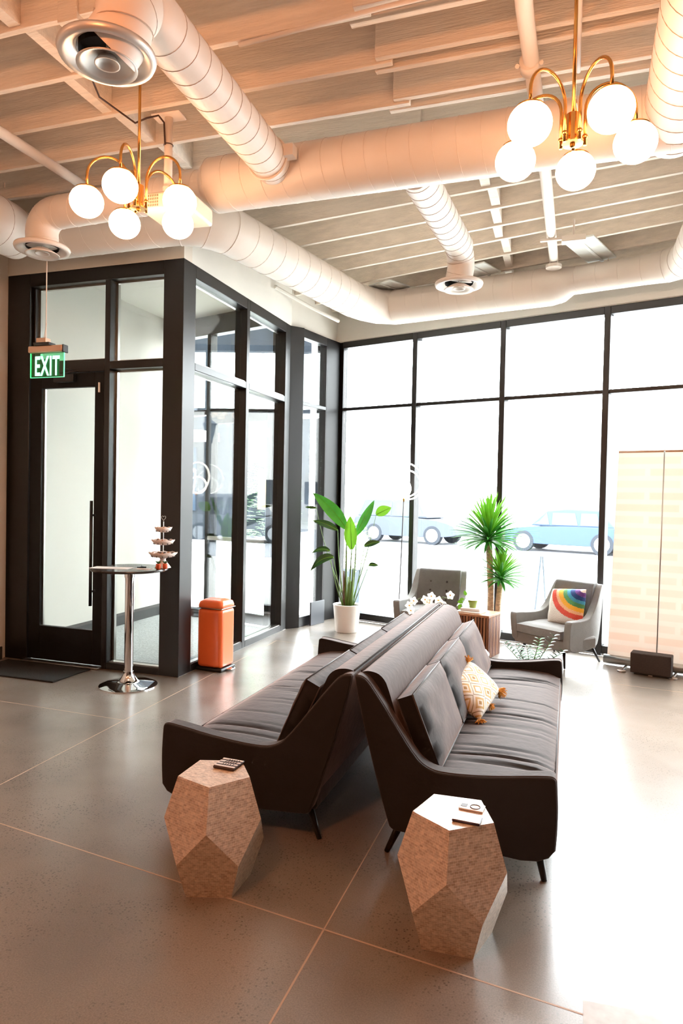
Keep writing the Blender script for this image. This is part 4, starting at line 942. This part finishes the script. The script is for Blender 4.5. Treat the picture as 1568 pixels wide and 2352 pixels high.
bop((-.05, 0, .29), (-.23, 0, .95), .26, .045, 'leaf_dark', 1.4, (-.8, -.1, .45), -.06, .008)
bop((-.03, -.03, .29), (-.17, -.03, .88), .36, .07, 'leaf_dark', 1.5, (-.75, -.15, .1), -.03, .009)
bop((.07, 0, .29), (.26, .0, .80), .13, .03, 'leaf_dark', .8, (.8, -.1, .4), .02, .006)
bop((.03, .04, .29), (.32, .06, 1.40), .20, .075, 'leaf_bright', .2, (.75, .05, .45), .05, .007, (-.2, -1, .2))
bop((0, .03, .29), (-.42, .02, 1.46), .14, .022, 'leaf_dark', .1, (-1, -.1, .12), -.1, .006)
for (x, y, hgt, m_) in ((-.035, .0, .62, 'stem_brown'), (.0, .03, .55, 'stem'), (.055, -.01, .66, 'stem'), (.03, .03, .5, 'stem')):
    obj('sheath', tube(BM(), [(x, y, .29), (x * 1.1, y, hgt * .7), (x * 1.3, y, hgt + .1)], [.024, .018, .008], seg=10), m_, t, smooth=True)
obj('leaf', (lambda b: (flatleaf(b, (.06, -.05, .62), (-.2, -.2, .1), (0, 0, 1), .02, .01, 0, 3), b)[1])(BM()), 'leaf', t)

# ring floor lamp
t = thing('floor_lamp', 'thin black floor lamp with interlaced glowing rings behind left armchair', 'lamp', (-1.90, 7.93, 0))
obj('base', lathe(BM(), [(.12, 0), (.12, .012), (.01, .02)], 28), 'black_leg', t); obj('pole', tube(BM(), [(0, 0, .01), (.04, 0, 1.58)], .007), 'black_leg', t, smooth=True)
obj('holder', lathe(BM(), [(.01, 0), (.014, .03), (.01, .07)], 10, (.04, 0, 1.56)), 'brass', t)
def hoop(c, n, r, nm): 
    b = tube(BM(), ring(c, n, r, 0, 48), .0085, seg=8, closed=True); obj(nm, b, 'led', t, smooth=True)
hoop((.04, 0, 1.815), (.15, -1, .1), .205, 'light_ring'); hoop((.10, 0, 1.76), (.75, -.65, .1), .17, 'light_ring'); hoop((.02, 0, 1.72), (-.3, -1, -.15), .11, 'light_ring')

# dark panel in corner window, floor box
o = obj('floor_panel', box(BM(), (0, 0, 0), (.30, .02, .29)), 'panel_grey', bevel=.004); o.location = (-2.985, 7.86, .0); o.rotation_euler = (0, -0, math.radians(76)); tag(o, 'dark square board standing in narrow corner window', 'board')
t = thing('floor_box', 'small grey metal box with arm on floor below windows', 'floor box', (-1.98, 8.05, 0), FA)
obj('housing', box(BM(), (-.05, -.03, 0), (.05, .03, .05)), 'steel', t, bevel=.006); obj('foot', tube(BM(), [(.05, 0, .03), (.2, .0, .012)], .008), 'panel_grey', t)

# banner and speaker
bd = Vector((math.cos(math.radians(-15)), math.sin(math.radians(-15)), 0)); b0 = Vector((.40, 7.22, 0)); WB = 1.05
t = thing('roll_up_banner', 'pale roll-up banner seen from behind at right edge', 'banner')
bm = BM(); uvl = bm.loops.layers.uv.verify()
P = [b0 + Vector((0, 0, .08)), b0 + bd * WB + Vector((0, 0, .08)), b0 + bd * WB + Vector((.06, .05, 2.10)), b0 + Vector((.055, .06, 2.10))]; nb = Vector((-bd.y, bd.x, 0)) * .0015
fr = [bm.verts.new(p - nb) for p in P]; bk = [bm.verts.new(p + nb) for p in P]
for f in ([fr[0], fr[1], fr[2], fr[3]], [bk[3], bk[2], bk[1], bk[0]], [fr[3], fr[2], bk[2], bk[3]], [fr[0], fr[3], bk[3], bk[0]], [fr[1], bk[1], bk[2], fr[2]]):
    fc = bm.faces.new(f)
    for l in fc.loops: l[uvl].uv = ((l.vert.co - b0).dot(bd), l.vert.co.z)
obj('banner_sheet', bm, 'banner', t)
def seg_tube(a, b_, r, n, m_, seg=12): return obj(n, tube(BM(), [a, b_], r, seg=seg), m_, t, smooth=True)
seg_tube(P[3], P[2], .011, 'top_rail', 'wrapper_tan', 12)
seg_tube(b0 + Vector((-.03, 0, .055)), b0 + bd * (WB + .03) + Vector((0, 0, .055)), .045, 'roller_base', 'steel')
nrm = Vector((bd.y, -bd.x, 0))
seg_tube(b0 + bd * .45 + nrm * .03 + Vector((0, 0, .05)), b0 + bd * .42 + nrm * .02 + Vector((.05, .05, 2.10)), .006, 'support_pole', 'steel')
for s in (.18, .62): 
    a = b0 + bd * s; obj('foot', tube(BM(), [a + Vector((0, 0, .01)), a + nrm * .22 + Vector((0, 0, .01))], .012, seg=8), 'steel', t); obj('foot_pad', lathe(BM(), [(.04, 0), (.04, .012), (.02, .018)], 16, tuple(a + nrm * .23)), 'steel', t)
t = thing('speaker', 'dark brown box speaker on floor in front of the banner', 'speaker', (.765, 6.90, 0), math.radians(-14))
obj('cabinet', box(BM(), (-.175, -.06, .018), (.175, .08, .205)), 'speaker', t, bevel=.008); obj('foot', box(BM(), (-.14, -.04, 0), (.14, .06, .018)), 'plastic_black', t)
obj('logo_plate', box(BM(), (-.015, -.064, .006), (.02, -.058, .014)), 'steel', t)

# ------------------------------------------------------------------ outside
struct('ground_street', prism(BM(), [(-60, 60), (60, 60), (60, 5), (XR + .3, 5), (XR + .3, fy(XR) + .2), (-2.8, 8.72), (-3.2, 7.75), (-3.36, 7.60), (-5.12, 8.12), (-60, 8.12)], -.4, -.06), 'walk')
struct('ground_road', fbox(-40, 50, 9, 22, -.3, -.055), 'asphalt')
def car(label, loc, rz, paint, L_=4.5, Hc=1.55, suv=True, wb=2.6):
    t = thing('car', label, 'car', loc, rz, 'parked cars across the street')
    zc = .95 if suv else .85
    low = smoothpoly([(-L_ / 2, .35), (-L_ / 2, zc - .05), (-L_ / 2 + .25, zc + .02), (L_ / 2 - 1.1, zc), (L_ / 2 - .15, zc - .2), (L_ / 2, .55), (L_ / 2, .3), (0, .25), (-L_ / 2, .28)], 2)
    obj('body', extr(BM(), low, lambda x, z: Vector((x, -.88, z)), lambda x, z: Vector((x, .88, z))), paint, t, bevel=.05, seg=3)
    cab = [(-L_ / 2 + (.1 if suv else .6), zc), (-L_ / 2 + (.35 if suv else 1.1), Hc - .03), (-.1, Hc), (.55, Hc - .08), (L_ / 2 - 1.15, zc)]
    obj('cabin', extr(BM(), cab, lambda x, z: Vector((x, -.8 + (z - zc) * .25, z)), lambda x, z: Vector((x, .8 - (z - zc) * .25, z))), paint, t, bevel=.04, seg=2)
    for x0, x1 in ((-L_ / 2 + .55 + (0 if suv else .5), -.55), (-.48, .35), (.42, .95)):
        zt = Hc - .1; zl = zc + .05
        pl = [(x0, zl), (x1, zl), (min(x1, .75) - .0, zt - .03 if x1 < .9 else zl + .12), (x0 + .12, zt - .03)]
        for s in (-1, 1): obj('window', extr(BM(), pl, lambda x, z: Vector((x, s * (.815 - (z - zc) * .25), z)), lambda x, z: Vector((x, s * (.79 - (z - zc) * .25), z))), 'car_glass', t)
    for x in (-wb / 2, wb / 2):
        for s in (-1, 1):
            wv = obj('wheel', tube(BM(), [(x, s * .68, .34), (x, s * .895, .34)], .34, seg=28), 'tyre', t, smooth=True, auto=40)
            rm = obj('rim', tube(BM(), [(x, s * .86, .34), (x, s * .905, .34)], .235, seg=24), 'rim', wv)
    for s in (-1, 1): obj('tail_light', box(BM(), (-L_ / 2 - .01, s * .7 - .12, .72), (-L_ / 2 + .06, s * .7 + .12, .86)), 'red', t)
    return t
car('grey sport utility car parked beyond windows behind ring lamp', (-5.55, 25.4, -.06), FA, 'car_grey', 4.3, 1.62, True, 2.45)
car('blue sedan parked beyond windows behind yucca', (.05, 23.7, -.06), FA + PI, 'car_blue', 4.4, 1.42, False, 2.5)
car('white van-like car parked at right beyond window mullion', (4.55, 22.0, -.06), FA + PI, 'car_white', 4.4, 1.7, True, 2.6)
t = thing('building', 'long pale low building across the street', 'building', (0, 0, 0))
def bb(s0, s1, o0, o1, z0, z1): return fbox(s0, s1, o0, o1, z0, z1)
obj('wall', bb(-8, 34, 30, 38, -.1, 6.5), 'bld_white', t)
for s in (2.5, 9.2, 14.6, 20, 26): obj('window', bb(s, s + 2.3, 29.9, 30.02, 1.1, 2.5), 'bld_win', t)
t = thing('building', 'dark multi-storey building down the street seen through vestibule', 'building')
obj('wall', box(BM(), (-34, 22, -.1), (-11.6, 30, 16)), 'bld_grey', t)
for i in range(8):
    for j in range(4): obj('window', box(BM(), (-32 + i * 2.5, 21.9, 1.0 + j * 3.4), (-30.4 + i * 2.5, 22.02, 3.3 + j * 3.4)), 'bld_blue' if (i + j) % 2 else 'bld_win', t)
obj('awning', box(BM(), (-30, 20.6, 3.5), (-12, 22, 3.8)), 'bld_white', t)
t = thing('street_lamp', 'faint street lamp beyond the right window above banner', 'street lamp', (4.2, 19.0, 0))
obj('pole', tube(BM(), [(0, 0, -.1), (0, 0, 3.2)], .06), 'planter', t); obj('lantern', lathe(BM(), [(.08, 3.2), (.2, 3.75), (.24, 3.8), (.04, 3.95)], 14), 'planter', t)
# planter with conifer on the sidewalk
t = thing('outdoor_planter', 'grey square planter with conifer outside on the sidewalk', 'planter', (-2.95, 9.6, -.06), FA)
obj('tub', extr(BM(), [(-.2, -.2), (.2, -.2), (.2, .2), (-.2, .2)], lambda x, y: Vector((x * .8, y * .8, 0)), lambda x, y: Vector((x, y, .62))), 'planter', t, bevel=.01)
b = BM()
for i in range(420):
    f = random.random(); a = random.random() * 2 * PI; r = .30 * (1 - f) ** .7 + .03; p = Vector((r * math.cos(a) * .8, r * math.sin(a) * .8, .58 + .68 * f)); d = Vector((math.cos(a), math.sin(a), .5)); flatleaf(b, p, d, (0, 0, 1), .09, .018, .2, 2)
fo = obj('foliage', b, 'leaf_pale', t); fo['kind'] = 'stuff'
# small outdoor tree at the left seen through the vestibule
t = thing('street_tree', 'green leafy shrub outside behind vestibule mullion', 'tree', (-4.6, 10.2, -.06))
obj('trunk', tube(BM(), [(0, 0, 0), (.03, 0, 1.2)], .04), 'bark', t); b = BM()
for i in range(500):
    a = random.random() * 2 * PI; e = random.uniform(-1, 1); r = .42 * random.random() ** .4; p = Vector((r * math.cos(a), r * math.sin(a), 1.45 + .75 * e)); flatleaf(b, p, (math.cos(a), math.sin(a), .3), (0, 0, 1), .11, .03, .3, 2)
fo = obj('foliage', b, 'leaf', t); fo['kind'] = 'stuff'
# sandwich board and poster stand outside
t = thing('sandwich_board', 'faint sandwich board standing outside between the armchairs', 'sign', (-.55, 9.2, -.06), FA)
for s in (-1, 1):
    pn = obj('board', extr(BM(), [(-.25, 0), (.25, 0), (.25, .9), (-.25, .9)], lambda x, z: Vector((x * .8, s * (.25 - z * .26), z)), lambda x, z: Vector((x * .8, s * (.27 - z * .26), z))), 'bld_white', t)
    for x in (-.26, .25): obj('rail', tube(BM(), [(x, s * .28, 0), (x, s * .03, .95)], .012), 'planter', t)
t = thing('poster', 'yellowish poster on stand outside the entry door', 'poster', (-4.25, 9.3, -.06))
obj('sheet', box(BM(), (-.17, 0, 1.45), (.17, .02, 2.05)), 'poster', t); obj('pole', box(BM(), (-.04, .0, 0), (.04, .03, 1.45)), 'planter', t)
